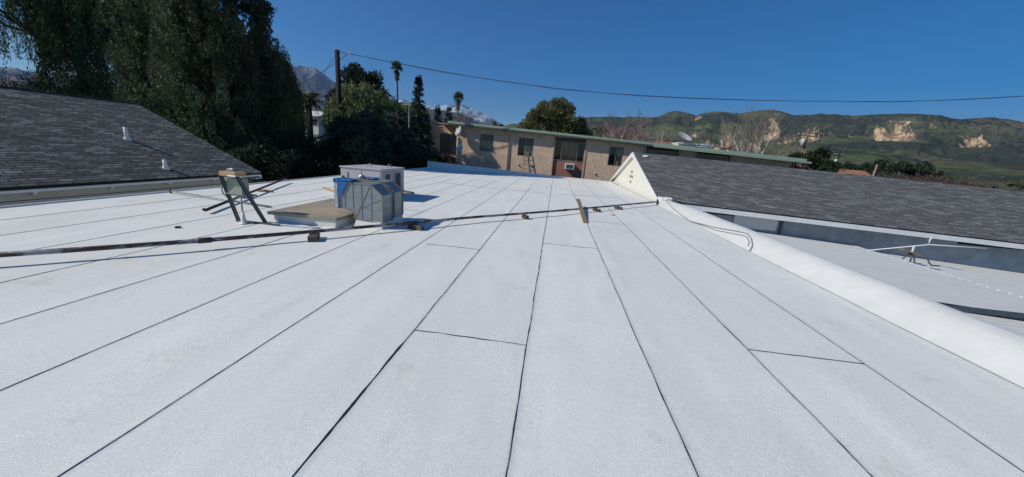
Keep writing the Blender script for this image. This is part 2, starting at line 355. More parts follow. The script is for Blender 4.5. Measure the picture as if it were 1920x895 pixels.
M_DRYSH = mat_leaf('dry_scrub', (0.08, 0.06, 0.045), (0.13, 0.10, 0.075), (0.18, 0.15, 0.11), scale=0.3)
M_HILL = mat_albedo('hillside', bscale=0.03, bdist=14.0, bstr=0.8, vscale=0.05, lo=0.6, hi=1.35)
M_MTN = mat_albedo('mountain_rock', bscale=0.006, bdist=60.0, bstr=0.7, vscale=0.01)
M_GROUND = simple('dry_ground_and_streets', (0.11, 0.10, 0.07), (0.06, 0.07, 0.04), scale=0.05, rough=0.95)

# ------------------------------------------------------------------ terrain
GZ = -3.0
g = MB()
g.add([(-17000, -3000, GZ), (17000, -3000, GZ), (17000, 17000, GZ), (-17000, 17000, GZ)], [(0, 1, 2, 3)])
tag(g.build('ground', M_GROUND), kind='structure')

def terrain(name, sky_pts, R0, R1, a0, a1, na, nr, amp, nscale, colorf, mat, base_tan=None, prof=0.85, seed=0, back=0.25, jag=0.0):
    """a range of hills: its crest follows the skyline at distance R1 and its slopes fall to the valley floor at R0"""
    pts = sorted(azel(*p) for p in sky_pts)
    A = np.linspace(R(a0), R(a1), na)
    e = np.interp(A, [p[0] for p in pts], [p[1] for p in pts])
    e = e + jag * (fbm(A*60, A*0+3.3, 5, seed+50) - 0.5)
    T = np.concatenate([np.linspace(0, 1, nr), 1 + np.linspace(0.06, back, 8)])
    AA, TT = np.meshgrid(A, T, indexing='ij'); EE = np.repeat(e[:, None], len(T), 1)
    rr = R0 + (R1 - R0) * TT
    X = np.sin(AA) * rr; Y = np.cos(AA) * rr
    gprof = np.where(TT <= 1, np.clip(TT, 0, 1)**prof, 1 - (TT-1)*3.0)
    if base_tan is None: base_tan = (GZ - 1 - CAM_H) / R0
    tanE = base_tan + (EE - base_tan) * gprof
    Z = CAM_H + rr * tanE
    n = .55*(fbm(X/nscale, Y/nscale, 6, seed, ridged=True) - 0.55) + .6*(fbm(AA*R1/nscale*1.5, rr/nscale/2.2, 7, seed+3, ridged=True) - .55)
    w = np.clip(TT, 0, 1) * np.clip((1.02 - TT) * 6, 0.03, 1)
    Z = Z + n * amp * w
    # project for the placing of landmarks on the slope
    P = np.stack([X, Y, Z - CAM_H], -1); Q = P @ CAX
    PX = 960 + F_PX * Q[..., 0] / -Q[..., 2]; PY = 447.5 - F_PX * Q[..., 1] / -Q[..., 2]
    C = colorf(X, Y, Z, TT, PX, PY)
    C = np.concatenate([C, np.ones(C.shape[:-1] + (1,))], -1)
    o = mesh_np(name, np.stack([X, Y, Z], -1).reshape(-1, 3), grid_faces(na, len(T)), mat, smooth=True, colors=C.reshape(-1, 4))
    tag(o, kind='structure'); return o
def lerp(a, b, t): return a + (b - a) * t[..., None]
def sm(x, a, b):
    t = np.clip((x-a)/(b-a), 0, 1); return t*t*(3-2*t)
def col_hill(X, Y, Z, T, PX, PY):
    green = np.array([0.098, 0.115, 0.052]); green2 = np.array([0.135, 0.132, 0.074]); scrub = np.array([0.036, 0.046, 0.034]); brown = np.array([0.125, 0.105, 0.078]); tan = np.array([0.66, 0.47, 0.26]); tan2 = np.array([0.30, 0.20, 0.135])
    A = np.arctan2(X, Y); RR = np.hypot(X, Y)
    n1 = fbm(X/260, Y/260, 7, 5); n2 = fbm(A*2200/28, RR/60, 5, 9); n3 = fbm(X/700, Y/700, 4, 13); n4 = fbm(A*2200/9, RR/26, 4, 19)
    c = lerp(green, green2, sm(n3, 0.4, 0.62)); c = lerp(c, brown*np.ones_like(c), 0.85*sm(fbm(X/300, Y/300, 6, 21) + .3*(n4-.5), 0.50, 0.62))
    dark = sm(n1 + 0.55*(n2-0.5) + 0.5*(n4-0.5), 0.40, 0.53)
    def blob(cx, cy, rx, ry): return np.exp(-(((PX-cx)/rx)**2 + ((PY-cy)/ry)**2))
    dark = dark + 1.6*blob(1665, 273, 120, 8) + 0.9*blob(1300, 229, 90, 6) + 0.9*blob(1150, 235, 70, 12) + 0.8*blob(1500, 226, 120, 8) + 0.5*blob(1720, 230, 60, 20) + 0.8*blob(1850, 265, 90, 20)
    dark = dark - 1.0*blob(1250, 252, 60, 10) - 0.9*blob(1390, 250, 22, 12) - 0.8*blob(1700, 224, 45, 8) - 0.8*blob(1560, 300, 60, 8) - 0.7*blob(1735, 262, 18, 10) - 0.8*blob(1345, 234, 60, 5) - 0.6*blob(1275, 215, 30, 6)
    dark = np.clip(dark, 0, 1) * sm(n4 + dark*.5, .35, .6)
    c = lerp(c, scrub*np.ones_like(c), dark * 0.92)
    fn = fbm(A*2200/14, RR/90, 5, 41)
    s = np.zeros_like(n1); halo = np.zeros_like(n1)
    for cx, cy, rx, ry, k, sl in ((1682, 249, 41, 15, 1.0, .03), (1648, 250, 14, 14, .8, 0), (1450, 246, 17, 16, 1.0, -.1), (1475, 260, 26, 9, .55, -.2), (1520, 250, 28, 16, .6, -.3), (1362, 258, 32, 15, .5, -.5), (1405, 270, 20, 15, .6, -.3), (1300, 250, 25, 8, .3, 0), (1750, 232, 12, 9, .5, 0), (1325, 260, 12, 10, .5, 0), (1590, 250, 20, 8, .2, 0), (1830, 262, 40, 14, .7, 0), (1300, 220, 30, 7, .3, -.3), (1500, 286, 18, 9, .5, -.4), (1590, 236, 10, 5, .4, 0)):
        wx_ = PX + 9*(fbm(PX/11, PY/7, 3, 61) - .5); u = (wx_-cx)/rx; v = (cy + ry + sl*(PX-cx) - PY)/(2*ry)      # v: 0 at the foot of the scar, 1 at its rim
        fing = fbm((wx_ - cx)*(1.05 - .5*v)/3.4 + cx, v*1.6 + cy + .05*(PX-cx), 5, 33, ridged=True)
        m_ = sm(fing*.75 + k*.46 - np.clip(v, 0, 1)*.40 - np.abs(u)**3*.5 - .30*(1-fn) - .10*sm(-v, -.25, 0.0), .41, .50) * (v > -.02) * (v < 1.25) * (np.abs(u) < 1.15)
        s = np.maximum(s, m_); halo = np.maximum(halo, k*np.exp(-(u**2 + ((v-.5)*1.6)**2))*(n2 > .45))
    c = lerp(c, brown*np.ones_like(c)*1.15, np.clip(halo*.8, 0, .4))
    c = lerp(c, lerp(tan2, tan, sm(fn + .9*(n4-.5), 0.36, 0.60)), s)
    return c
SKY_A = [(700, 262), (900, 246), (945, 238), (960, 234), (985, 230), (1040, 226), (1100, 221), (1140, 219), (1220, 221), (1236, 219), (1250, 212), (1270, 208.5), (1288, 211), (1305, 216), (1320, 211), (1335, 209), (1360, 210), (1388, 213), (1405, 211), (1425, 207), (1445, 206), (1465, 209), (1490, 217), (1510, 215), (1545, 214.5), (1570, 215), (1597, 218), (1640, 216), (1680, 214), (1710, 212.5), (1735, 214), (1755, 219), (1800, 226), (1860, 222), (1920, 230), (1990, 236)]
terrain('hills', SKY_A, 500, 2600, -25, 62, 1300, 330, 130, 330, col_hill, M_HILL, prof=0.8, seed=3, jag=0.004)
def col_mound(X, Y, Z, T, PX, PY):
    c = lerp(np.array([0.10, 0.135, 0.055]), np.array([0.08, 0.105, 0.05]), sm(fbm(X/60, Y/60, 5, 2), 0.4, 0.6))
    c = lerp(c, np.array([0.035, 0.046, 0.03])*np.ones_like(c), 0.85*sm(fbm(X/45, Y/45, 5, 8), 0.55, 0.62))
    c = lerp(c, np.array([0.10, 0.08, 0.055])*np.ones_like(c), 0.6*sm(fbm(X/80, Y/30, 5, 18), 0.55, 0.66))
    return c
terrain('foothills', [(1100, 300), (1230, 285), (1330, 292), (1430, 300), (1500, 298), (1535, 290), (1560, 285), (1600, 283), (1640, 285), (1668, 292), (1690, 301), (1725, 306), (1770, 300), (1850, 305), (1920, 312), (2000, 318)], 220, 620, 5, 60, 420, 90, 9, 70, col_mound, M_HILL, prof=0.9, seed=17, jag=0.002)
def col_mtn(X, Y, Z, T, PX, PY):
    n = fbm(X/900, Y/900, 6, 4); n2 = fbm(X/300, Y/300, 5, 6)
    c = lerp(np.array([0.045, 0.04, 0.042]), np.array([0.14, 0.085, 0.075]), sm(n, 0.42, 0.62))
    c = lerp(c, np.array([0.045, 0.055, 0.035])*np.ones_like(c), 0.7*sm(n2, 0.5, 0.62))
    c = lerp(c, np.array([0.75, 0.76, 0.8])*np.ones_like(c), 0.2*sm(T + 0.3*(n2-0.5), 0.93, 1.0))
    return c
terrain('brown_mountain', [(150, 150), (400, 125), (500, 118), (555, 126), (575, 124), (592, 130), (606, 139), (625, 152), (645, 163), (680, 190), (740, 225), (800, 250), (900, 268)], 3500, 8000, -70, -12, 900, 260, 650, 650, col_mtn, M_MTN, prof=0.9, seed=8, jag=0.012)
def col_snow(X, Y, Z, T, PX, PY):
    n = fbm(X/900, Y/900, 6, 14); n2 = fbm(X/260, Y/500, 5, 16)
    c = lerp(np.array([0.085, 0.065, 0.06]), np.array([0.16, 0.11, 0.09]), sm(n, 0.4, 0.6))
    sn = .7*sm(T + 1.3*(n2-0.5) + 0.5*(n-0.5) - 0.0012*np.clip(PX-890, 0, 60)*6, 0.78, 0.90)
    return lerp(c, np.array([0.66, 0.82, 0.86])*np.ones_like(c), sn)
terrain('snow_mountain', [(640, 200), (740, 196), (790, 200), (806, 198.5), (825, 199.5), (845, 197), (868, 198), (886, 203), (900, 210), (915, 220), (923, 221), (935, 231), (950, 240), (980, 250), (1040, 262)], 9000, 14500, -34, 8, 420, 160, 500, 1700, col_snow, M_MTN, prof=0.9, seed=28, jag=0.006)
def col_foot(X, Y, Z, T, PX, PY):
    return lerp(np.array([0.035, 0.038, 0.034]), np.array([0.075, 0.058, 0.05]), sm(fbm(X/300, Y/300, 5, 6), 0.4, 0.6))
terrain('dark_ridge', [(640, 205), (760, 200), (808, 206), (835, 208), (858, 211), (880, 219), (898, 230), (915, 236), (940, 243), (1000, 255)], 3000, 5600, -34, 8, 300, 100, 160, 700, col_foot, M_MTN, prof=0.9, seed=38, jag=0.008)

# ------------------------------------------------------------------ air: even haze round the whole scene
hz = MB(); hz.box((-18500, -3500, GZ - 1.0), (18500, 18500, 2700))
hm = bpy.data.materials.new('valley_haze'); hm.use_nodes = True; ht = hm.node_tree; ht.nodes.clear()
hv = ht.nodes.new('ShaderNodeVolumePrincipled'); hv.inputs['Color'].default_value = (0.42, 0.62, 1.0, 1); hv.inputs['Density'].default_value = 4.5e-5; hv.inputs['Anisotropy'].default_value = 0.2
ho = ht.nodes.new('ShaderNodeOutputMaterial'); ht.links.new(hv.outputs[0], ho.inputs['Volume'])
tag(hz.build('haze', hm), kind='stuff')

# ------------------------------------------------------------------ the flat white roof we stand on
XL, XR = -9.16, 4.15
def roof_far(x): return 24.6 + (x - XL) / (4.3 - XL) * 1.6
flat = thing('flat_roofed_building', 'wide flat roofed building covered in white membrane laid in long strips with black seams', 'building', (0, 0, 0))
def xk(k): return -0.084 + 1.008*k
xs = []
for k in range(-9, 5):
    a_, b_ = xk(k), min(xk(k+1), XR + 0.05)
    xs += [a_ + .0008] + list(np.linspace(a_ + .05, b_ - .06, 16)) + [b_ - .03, b_ - .012, b_ - .0008]
xs = np.array(sorted(xs)); NXr, NYr = len(xs), 420; XX, TT = np.meshgrid(xs, np.linspace(0, 1, NYr), indexing='ij'); YY = -3.0 + TT*(24.6 + (XX-XL)/(4.3-XL)*1.6 + 3.0)
UU = ((XX + 0.084) / 1.008) % 1.0
def zsurf(x, y):
    return 0.007*(fbm(x/1.3, y/4.0, 4, 71) - 0.5) + 0.012*(fbm(x/0.25, y/1.3, 3, 77) - 0.5) * (0.4 + 1.2*fbm(x/2.0, y/2.0, 2, 79))
ZZ = zsurf(XX, YY) + (XX < 3.2)*0.0006*np.exp(-(1-UU)*1.008/0.12) + 0.005*np.exp(-((UU-.12 - .05*(fbm(XX*0+np.floor((XX+0.084)/1.008), YY/1.1, 3, 87)-.5))/.022)**2)*np.clip(fbm(XX*0+np.floor((XX+.084)/1.008)*3.1, YY/.5, 4, 83)-.42, 0, 1)*3
o = mesh_np('roof', np.stack([XX, YY, ZZ], -1).reshape(-1, 3), grid_faces(NXr, NYr), M_ROOF, flat, smooth=True)
b = MB(); b.box((XL+0.02, -3.0, GZ), (XR+0.4, 24.5, -0.05)); b.build('wall', M_CREAM, flat)
b = MB(); b.box((XL-0.06, -3.0, -0.14), (XL+0.0, 24.6, 0.03)); b.build('roof_edge', M_COAT, flat, bevel=0.01)

# seams: uneven beads of black bitumen bleeding out of each lap
def ribbon(p0, p1, w0, seed, wob=0.006, gap=0.0, step=0.04, thick=None, lift=0.001):
    """returns verts/faces of a wobbling flat bead from p0 to p1"""
    p0 = np.array(p0[:2]); p1 = np.array(p1[:2]); L = np.linalg.norm(p1-p0); n = max(4, int(L/step)); d = (p1-p0)/L; s = np.array([-d[1], d[0]])
    t = np.linspace(0, 1, n+1); u = t*L
    off = wob*2*(fbm(u/0.5, u*0+seed, 5, seed) - 0.5)
    wd = w0*(-0.25 + 2.5*fbm(u/0.12, u*0+seed*1.7, 3, seed+9))
    wd = np.maximum(wd, .0012)
    if thick is not None: wd = wd * thick(p0[None]+d[None]*u[:, None])
    c = p0[None] + d[None]*u[:, None] + s[None]*off[:, None]
    keep = fbm(u/0.35, u*0+seed*0.3, 2, seed+31) > gap
    V = []; F = []
    zz = zsurf(c[:, 0], c[:, 1]) + lift
    for i in range(n+1):
        a = c[i] + s*wd[i]/2; b_ = c[i] - s*wd[i]/2; m_ = c[i]
        V += [(a[0], a[1], zz[i]+0.0012), (m_[0], m_[1], zz[i]+0.0045), (b_[0], b_[1], zz[i]+0.0012)]
        if i < n and keep[i]:
            F += [(3*i, 3*i+1, 3*i+4, 3*i+3), (3*i+1, 3*i+2, 3*i+5, 3*i+4)]
    return V, F
def xk(k): return -0.084 + 1.008*k
for k in range(-8, 5):
    if k == 4: x = 4.12
    else: x = xk(k)
    sb = MB()
    def thick(p, k=k):
        y = p[:, 1]; base = (0.45 if k < -1 else 0.66) + (0.028 if k < -3 else 0.036)*np.clip(y, 0, 14)
        if k == -1: base = base * np.where((y < 2.65) & (y > 0), 2.4, 1.0)
        if k == 2: base = base * np.where((y < 3.6), 1.5, 1.0)
        return base
    V, F = ribbon((x+.003, -2.8), (x+.003, roof_far(x) - 0.2), 0.0085, 100+k*7, wob=0.010, gap=0.0, thick=thick)
    sb.add(V, F); so = sb.build('seam', M_TAR, flat)
cross = [((778, 620), (985, 648), 0.0075, 0.0), ((1403, 656), (1615, 684), 0.0085, 0.3), ((1018, 456), (1121, 468), 0.009, 0.1), ((803, 459), (897, 468), 0.008, 0.4), ((1107, 415), (1169, 421.5), 0.008, 0.3), ((746, 392.5), (793.5, 397), 0.012, 0.1)]
for i, (a, b_, w, gp) in enumerate(cross):
    p = gnd(*a); q = gnd(*b_); y = (p.y+q.y)/2
    kx0 = round((p.x+0.084)/1.008); kx1 = round((q.x+0.084)/1.008)
    if kx1 == kx0: kx1 += 1
    sb = MB(); sb.add(*ribbon((xk(kx0), y), (xk(kx1), y+0.01), w, 300+i*5, gap=gp, lift=.0045)); sb.build('cross_seam', M_TAR, flat)
prev = None
for i, k in enumerate(range(-9, 3)):
    y = {-9: 17.0, -8: 16.6, -7: 16.2, -6: 15.8, -5: 15.4, -4: 15.1, -3: 14.9, -2: 14.8, -1: 14.8, 0: 14.9, 1: 15.1, 2: 15.4}[k]
    y2 = {-9: 16.6, -8: 16.2, -7: 15.8, -6: 15.4, -5: 15.1, -4: 14.9, -3: 14.8, -2: 14.8, -1: 14.9, 0: 15.1, 1: 15.4, 2: 15.7}[k]
    sb = MB(); sb.add(*ribbon((xk(k), y), (xk(k+1), y2), 0.017, 400+i, gap=0.1)); sb.build('cross_seam', M_TAR, flat)

# right-hand parapet: a thick, soft, white-coated roll
prof = [(4.12, -0.012), (4.20, 0.045), (4.30, 0.13), (4.42, 0.225), (4.53, 0.278), (4.64, 0.285), (4.74, 0.25), (4.80, 0.17), (4.815, 0.0), (4.815, -0.75)]
npf = len(prof); Ys = np.linspace(-3.0, 14.7, 150)
V = []
for y in Ys:
    k = 1.0 + 0.10*(fbm(np.array(y/1.4), np.array(0.5), 3, 5)-0.5) ; dx = 0.03*(fbm(np.array(y/0.8), np.array(4.5), 3, 15)-0.5)
    s = 1.0 if y < 12 else 1.0 - 0.10*(y-12)
    for (px_, pz) in prof: V.append((px_+dx*(1 if pz > 0 else 0), y, pz*float(k)*s if pz > 0 else pz))
o = mesh_np('parapet', V, grid_faces(len(Ys), npf), M_COAT, flat, smooth=True)
b = MB(); b.box((4.30, 14.45, -0.02), (4.78, 15.0, 0.30)); b.box((4.45, 14.35, 0.2), (4.75, 14.5, 0.34)); b.build('parapet_end', M_COAT, flat, bevel=0.06)
# far parapet, tapering from left to right
b = MB()
P0 = Vector((XL, roof_far(XL), 0)); P1 = Vector((4.3, roof_far(4.3), 0))
nseg = 24
for i in range(nseg):
    a = P0.lerp(P1, i/nseg); c = P0.lerp(P1, (i+1)/nseg)
    def hh(x): return 0.47 - (x-XL)*0.036 if x < 0 else max(0.05, 0.14 - 0.02*x)
    h0, h1 = hh(a.x), hh(c.x)
    b.add([(a.x, a.y-0.12, -0.02), (c.x, c.y-0.12, -0.02), (c.x, c.y, h1*0.3), (a.x, a.y, h0*0.3), (a.x, a.y+0.02, h0), (c.x, c.y+0.02, h1), (a.x, a.y+0.25, h0), (c.x, c.y+0.25, h1), (a.x, a.y+0.25, -0.6), (c.x, c.y+0.25, -0.6)],
          [(0, 1, 2, 3), (3, 2, 5, 4), (4, 5, 7, 6), (6, 7, 9, 8)])
b.add([(XL, P0.y-0.12, -0.02), (XL, P0.y, 0.14), (XL, P0.y+0.02, 0.47), (XL, P0.y+0.25, 0.47), (XL, P0.y+0.25, -0.6)], [(0, 1, 2, 3, 4)])
b.build('far_parapet', M_COAT, flat)

# ------------------------------------------------------------------ things on the roof
# low curb with a tan metal cap
cx0, cx1, cy0, cy1 = -5.10, -3.80, 5.72, 7.6
curb = thing('capped_roof_curb', 'low white curb under a weathered tan sheet metal cap beside the ducts', 'roof curb', (0, 0, 0))
b = MB(); b.box((cx0+0.05, cy0+0.28, -0.02), (cx1-0.04, cy1-0.03, 0.15)); b.build('curb', M_COAT, curb, bevel=0.02)
b = MB()
top = [gnd(495.7, 393, .28), gnd(633.6, 407, .28), gnd(664, 397, .28), gnd(613, 370, .28)]
tl, tf, tr_, tb = Vector((-4.99, 5.52, .27)), Vector((-3.66, 5.52, .27)), Vector((-3.60, 6.08, .27)), Vector((-3.60, 7.05, .27))
outl = [(-5.16, 5.70), (-3.82, 5.72), (-3.80, 7.65), (-5.20, 7.65)]
b.add([(x, y, 0.13) for x, y in outl] + [(x, y, 0.185) for x, y in outl] + [(-4.4, 6.7, 0.225)], [(0, 1, 5, 4), (1, 2, 6, 5), (2, 3, 7, 6), (3, 0, 4, 7), (4, 5, 8), (5, 6, 8), (6, 7, 8), (7, 4, 8), (3, 2, 1, 0)])
b.build('metal_cap', M_CAP, curb)
b = MB(); b.box((cx0+0.03, cy0+0.02, -0.02), (cx1-0.04, cy0+0.3, 0.14)); b.build('curb_front', M_COAT, curb, bevel=0.015)

# elbow ducts turned down into the roof
def duct(name, y0, y1, X0, X1, zt, label, dz=0.0):
    t = thing(name, label, 'duct', (0, 0, 0), group='sheet metal ducts elbowing down into the roof')
    prof = [(X0, zt), (X1-0.22, zt-0.02), (X1, zt-0.20), (X1, 0.10+dz), (X0+0.33, 0.15+dz), (X0+0.32, 0.24), (X0+0.24, 0.31), (X0+0.10, 0.335), (X0, 0.335)]
    b = MB(); b.prism([(x, y0, z) for x, z in prof], (0, y1-y0, 0)); b.build('duct_body', M_GALV, t, bevel=0.004)
    # standing edges along both rims
    for yy in (y0-0.006, y1-0.014):
        e = MB()
        for i in range(len(prof)):
            a = prof[i]; c = prof[(i+1) % len(prof)]
            if i == len(prof)-1: continue
            e.bar((a[0], yy+0.01, a[1]), (c[0], yy+0.01, c[1]), 0.024, 0.026, up=(0, 1, 0))
        e.build('sealed_edge', M_GALVSEAM, t)
    # cross-break stiffening ribs on the near cheek
    r_ = MB(); yb = y0-0.004
    for (a, c) in (((X0+0.36, 0.20), (X1-0.24, zt-0.05)), ((X0+0.38, 0.33), (X1-0.03, zt-0.27)), ((X0+0.14, .36), (X0+.14, zt-.03)), ((X0+0.3, .34), (X0+.3, zt-.03)), ((X0+0.47, .17), (X0+.47, zt-.04)), ((X0+0.66, .15), (X0+.66, zt-.06))):
        r_.bar((a[0], yb, a[1]), (c[0], yb, c[1]), 0.008, 0.009, up=(0, 1, 0))
    r_.build('rib', M_GALV, t)
    return t
d1 = duct('sheet_metal_duct', 6.0, 6.40, -3.95, -3.08, 0.83, 'nearer grey sheet metal duct elbow with foil tape on its end')
b = MB(); b.box((-4.0, 5.965, 0.33), (-3.93, 6.39, 0.86)); b.build('foil_tape', M_FOIL, d1, bevel=0.01)
b = MB(); b.prism([(-3.925, 5.985, 0.845), (-3.72, 5.985, 0.84), (-3.80, 5.985, 0.70), (-3.86, 5.985, 0.58), (-3.925, 5.985, 0.55)], (0, -0.012, 0)); b.box((-4.01, 5.96, 0.80), (-3.94, 6.3, 0.875)); b.box((-4.0, 5.96, 0.845), (-3.66, 6.3, 0.868)); b.build('blue_sheet', M_BLUE, d1, bevel=0.008)
d2 = duct('sheet_metal_duct', 6.46, 6.86, -3.85, -3.07, 0.84, 'farther grey sheet metal duct elbow behind its twin and in front of the pink unit', dz=0.05)
b = MB(); b.box((-3.8, 6.6, 0.842), (-3.55, 6.8, 0.87)); b.build('blue_sheet', M_BLUE, d2, bevel=0.02)
b = MB(); b.tube([(-3.84, 6.5, .88), (-3.76, 6.5, .90), (-3.7, 6.55, .87)], [.02, .045, .02], 8); b.build('foil_tape', M_FOIL, d2, smooth=True)
dc = MB(); dc.prism([(-3.64, 5.95, -0.02), (-3.05, 5.95, -0.02), (-3.10, 6.0, 0.14), (-3.60, 6.0, 0.15)], (0, 0.93, 0)); 
dcb = dc.build('duct_curb', M_COAT, None, bevel=0.02); tag(dcb, 'white coated curb at the foot of the two grey ducts', 'curb')

# package unit behind the ducts
ux0, ux1, uy0, uy1, uz = -5.81, -4.66, 9.0, 10.5, 0.86
un = thing('rooftop_air_conditioner', 'boxy pinkish beige rooftop air conditioner with two dark louvred openings', 'air conditioner', (0, 0, 0))
b = MB(); b.box((ux0, uy0, 0.10), (ux1, uy1, uz-0.03)); b.build('cabinet', M_UNIT, un, bevel=0.012)
b = MB(); b.box((ux0-0.025, uy0-0.025, uz-0.035), (ux1+0.025, uy1+0.025, uz)); b.build('lid', M_UNIT, un, bevel=0.01)
b = MB(); b.box((ux0+0.05, uy0+0.05, -0.02), (ux1-0.05, uy1-0.05, 0.10)); b.build('curb', M_COAT, un)
for ya, yb_ in ((9.16, 9.56), (9.78, 10.25)):
    f = MB()
    for (a, c) in (((ya, 0.18), (yb_, 0.215)), ((ya, 0.72), (yb_, 0.755)), ((ya, 0.215), (ya+0.04, 0.72)), ((yb_-0.04, 0.215), (yb_, 0.72))):
        f.box((ux1, a[0], a[1]), (ux1+0.03, c[0], c[1]))
    fo = f.build('grille', M_UNIT, un)
    p = MB(); p.box((ux1+0.002, ya+0.04, 0.215), (ux1+0.008, yb_-0.04, 0.72)); p.build('opening', M_DARK, fo)
    l = MB()
    for k in range(7):
        yy = ya+0.07+k*(yb_-ya-0.14)/6; l.box((ux1+0.008, yy-0.004, 0.215), (ux1+0.02, yy+0.004, 0.72))
    l.build('louvre', M_STEEL, fo)
for (x, y) in ((-5.25, 9.5), (-4.85, 9.9)):
    b = MB(); b.tube([(x-0.05, y, uz), (x-0.04, y, uz+0.06), (x, y, uz+0.10), (x+0.05, y+.02, uz+0.07), (x+0.07, y, uz+0.01)], 0.009, 6); b.build('lifting_hook', M_STEEL, un, smooth=True)
b = MB(); b.box((ux0+0.03, uy0-0.006, 0.42), (ux0+0.10, uy0, 0.60)); b.box((ux0+0.2, uy0-0.006, 0.5), (ux0+0.23, uy0, 0.7)); b.build('label_plate', M_DARK, un)
b = MB(); b.box((ux1-0.22, uy0-0.006, 0.45), (ux1-0.04, uy0, 0.68)); b.build('data_plate', simple('pale_blue_label', (0.42, 0.5, 0.56), rough=0.5), un)
b = MB(); b.box((ux0+0.6, uy0-0.006, 0.14), (ux0+0.61, uy0, 0.8)); b.build('panel_joint', M_STEEL, un)

# electrical disconnect on struts
st = thing('electrical_disconnect_stand', 'pale green electrical box on two slanted dark steel struts and a thin post', 'electrical stand', (0, 0, 0))
Lb, Lt = Vector((-5.54, 5.50, 0.0)), Vector((-5.56, 5.27, 0.85)); Rb, Rt = Vector((-5.02, 5.52, 0.0)), Vector((-5.08, 5.10, 0.86))
for a, c in ((Lb, Lt), (Rb, Rt)):
    b = MB(); d = (c-a).normalized()
    b.bar(a, c, 0.045, 0.012, up=(0, 1, 0)); b.bar(a+Vector((-.019, -.02, 0)), c+Vector((-.019, -.02, 0)), 0.008, 0.04, up=(0, 1, 0)); b.bar(a+Vector((.019, -.02, 0)), c+Vector((.019, -.02, 0)), 0.008, 0.04, up=(0, 1, 0))
    b.box((a.x-0.04, a.y-0.05, 0), (a.x+0.05, a.y+0.04, 0.012))
    b.build('leg', M_STRUT, st)
b = MB(); b.bar(Lt+Vector((-.02, 0.02, -.01)), Rt+Vector((.03, 0.02, -.01)), 0.02, 0.02); b.build('top_rail', M_WHITE, st)
b = MB(); b.tube([(-5.32, 5.36, 0.05), (-5.33, 5.36, 0.5)], 0.013, 8); b.build('post', M_STEEL, st, smooth=True)
b = MB(); b.tube([(-5.32, 5.36, 0.0), (-5.32, 5.36, 0.012), (-5.32, 5.36, 0.04), (-5.32, 5.36, 0.12), (-5.32, 5.36, 0.22)], [0.10, 0.06, 0.045, 0.028, 0.016], 14); b.build('flashing_cone', M_COAT, st, smooth=True)
b = MB(); b.box((-5.56, 5.32, 0.51), (-5.25, 5.47, 0.79)); bx = b.build('electrical_box', M_BOXG, st, bevel=0.008)
b = MB(); b.box((-5.57, 5.35, 0.485), (-5.17, 5.53, 0.51)); b.box((-5.42, 5.40, 0.44), (-5.22, 5.5, 0.49)); b.build('bracket', M_STEEL, st)
b = MB(); b.box((-5.66, 5.42, 0.55), (-5.58, 5.46, 0.68)); b.build('tag_plate', M_WHITE, st)
b = MB(); b.tube([(-5.60, 5.40, 0.70), (-5.66, 5.38, 0.66), (-5.68, 5.36, 0.58), (-5.66, 5.36, 0.50), (-5.60, 5.37, 0.44), (-5.50, 5.38, 0.42), (-5.40, 5.4, 0.45)], 0.012, 8); b.build('conduit', M_CABLE, st, smooth=True)
b = MB(); b.bar((-5.52, 5.46, 0.02), (-4.7, 5.44, 0.02), 0.02, 0.03); b.build('base_rail', M_STRUT, st)
wb = MB(); wb.box((-5.55, 5.22, 0.83), (-5.25, 5.44, 0.905)); o = wb.build('timber_block', M_WOODY, None, bevel=0.006); tag(o, 'short orange timber block resting on top of the electrical stand', 'wood block')
b = MB(); b.tube([(-5.5, 5.36, .905), (-5.42, 5.36, .925), (-5.35, 5.35, .915)], [.045, .04, .03], 8); b.build('metal_disc', M_STEEL, o, smooth=True)

# long pipe lying across the roof on timber sleepers
pp = [(60, 475), (165, 468), (370, 453), (580, 436), (760, 420), (900, 407.5), (1040, 397), (1140, 388), (1232, 379.5)]
pts = [gnd(x, y - 1, 0.13) for x, y in pp]; pts = [Vector((-6.3, 2.2, 0.13))] + pts[1:]
pa, pbv = gnd(165, 468, 0.13), gnd(1040, 396, 0.13)
pipe = thing('long_pipe', 'long rusty brown gas pipe with white paint scraps crossing the roof diagonally', 'pipe', (0, 0, 0))
def mat_pipe():
    m, t, p = nodes('rusty_pipe_with_white_scraps'); p.inputs['Roughness'].default_value = 0.6
    v = coords(t, (1.3, 1.3, 4)); n = N(t, 'ShaderNodeTexNoise', Scale=1.4, Detail=6.0, Roughness=0.7); t.links.new(v, n.inputs['Vector'])
    v2 = coords(t, (1, 1, 1)); n2 = N(t, 'ShaderNodeTexNoise', Scale=14.0, Detail=4.0); t.links.new(v2, n2.inputs['Vector'])
    c1 = ramp(t, n2.outputs[0], [(0.35, (0.028, 0.02, 0.02)), (0.65, (0.085, 0.045, 0.038))])
    k = ramp(t, n.outputs[0], [(0.515, (0, 0, 0)), (0.56, (1, 1, 1))])
    mx = N(t, 'ShaderNodeMix', data_type='RGBA'); t.links.new(k, mx.inputs[0]); t.links.new(c1, mx.inputs[6]); mx.inputs[7].default_value = (0.30, 0.29, 0.30, 1); t.links.new(mx.outputs[2], p.inputs['Base Color'])
    return m
M_PIPE = mat_pipe()
b = MB(); b.tube(pts, [0.030]*3 + [0.028]*3 + [0.027]*(len(pts)-6), 14); b.build('pipe_body', M_PIPE, pipe, smooth=True)
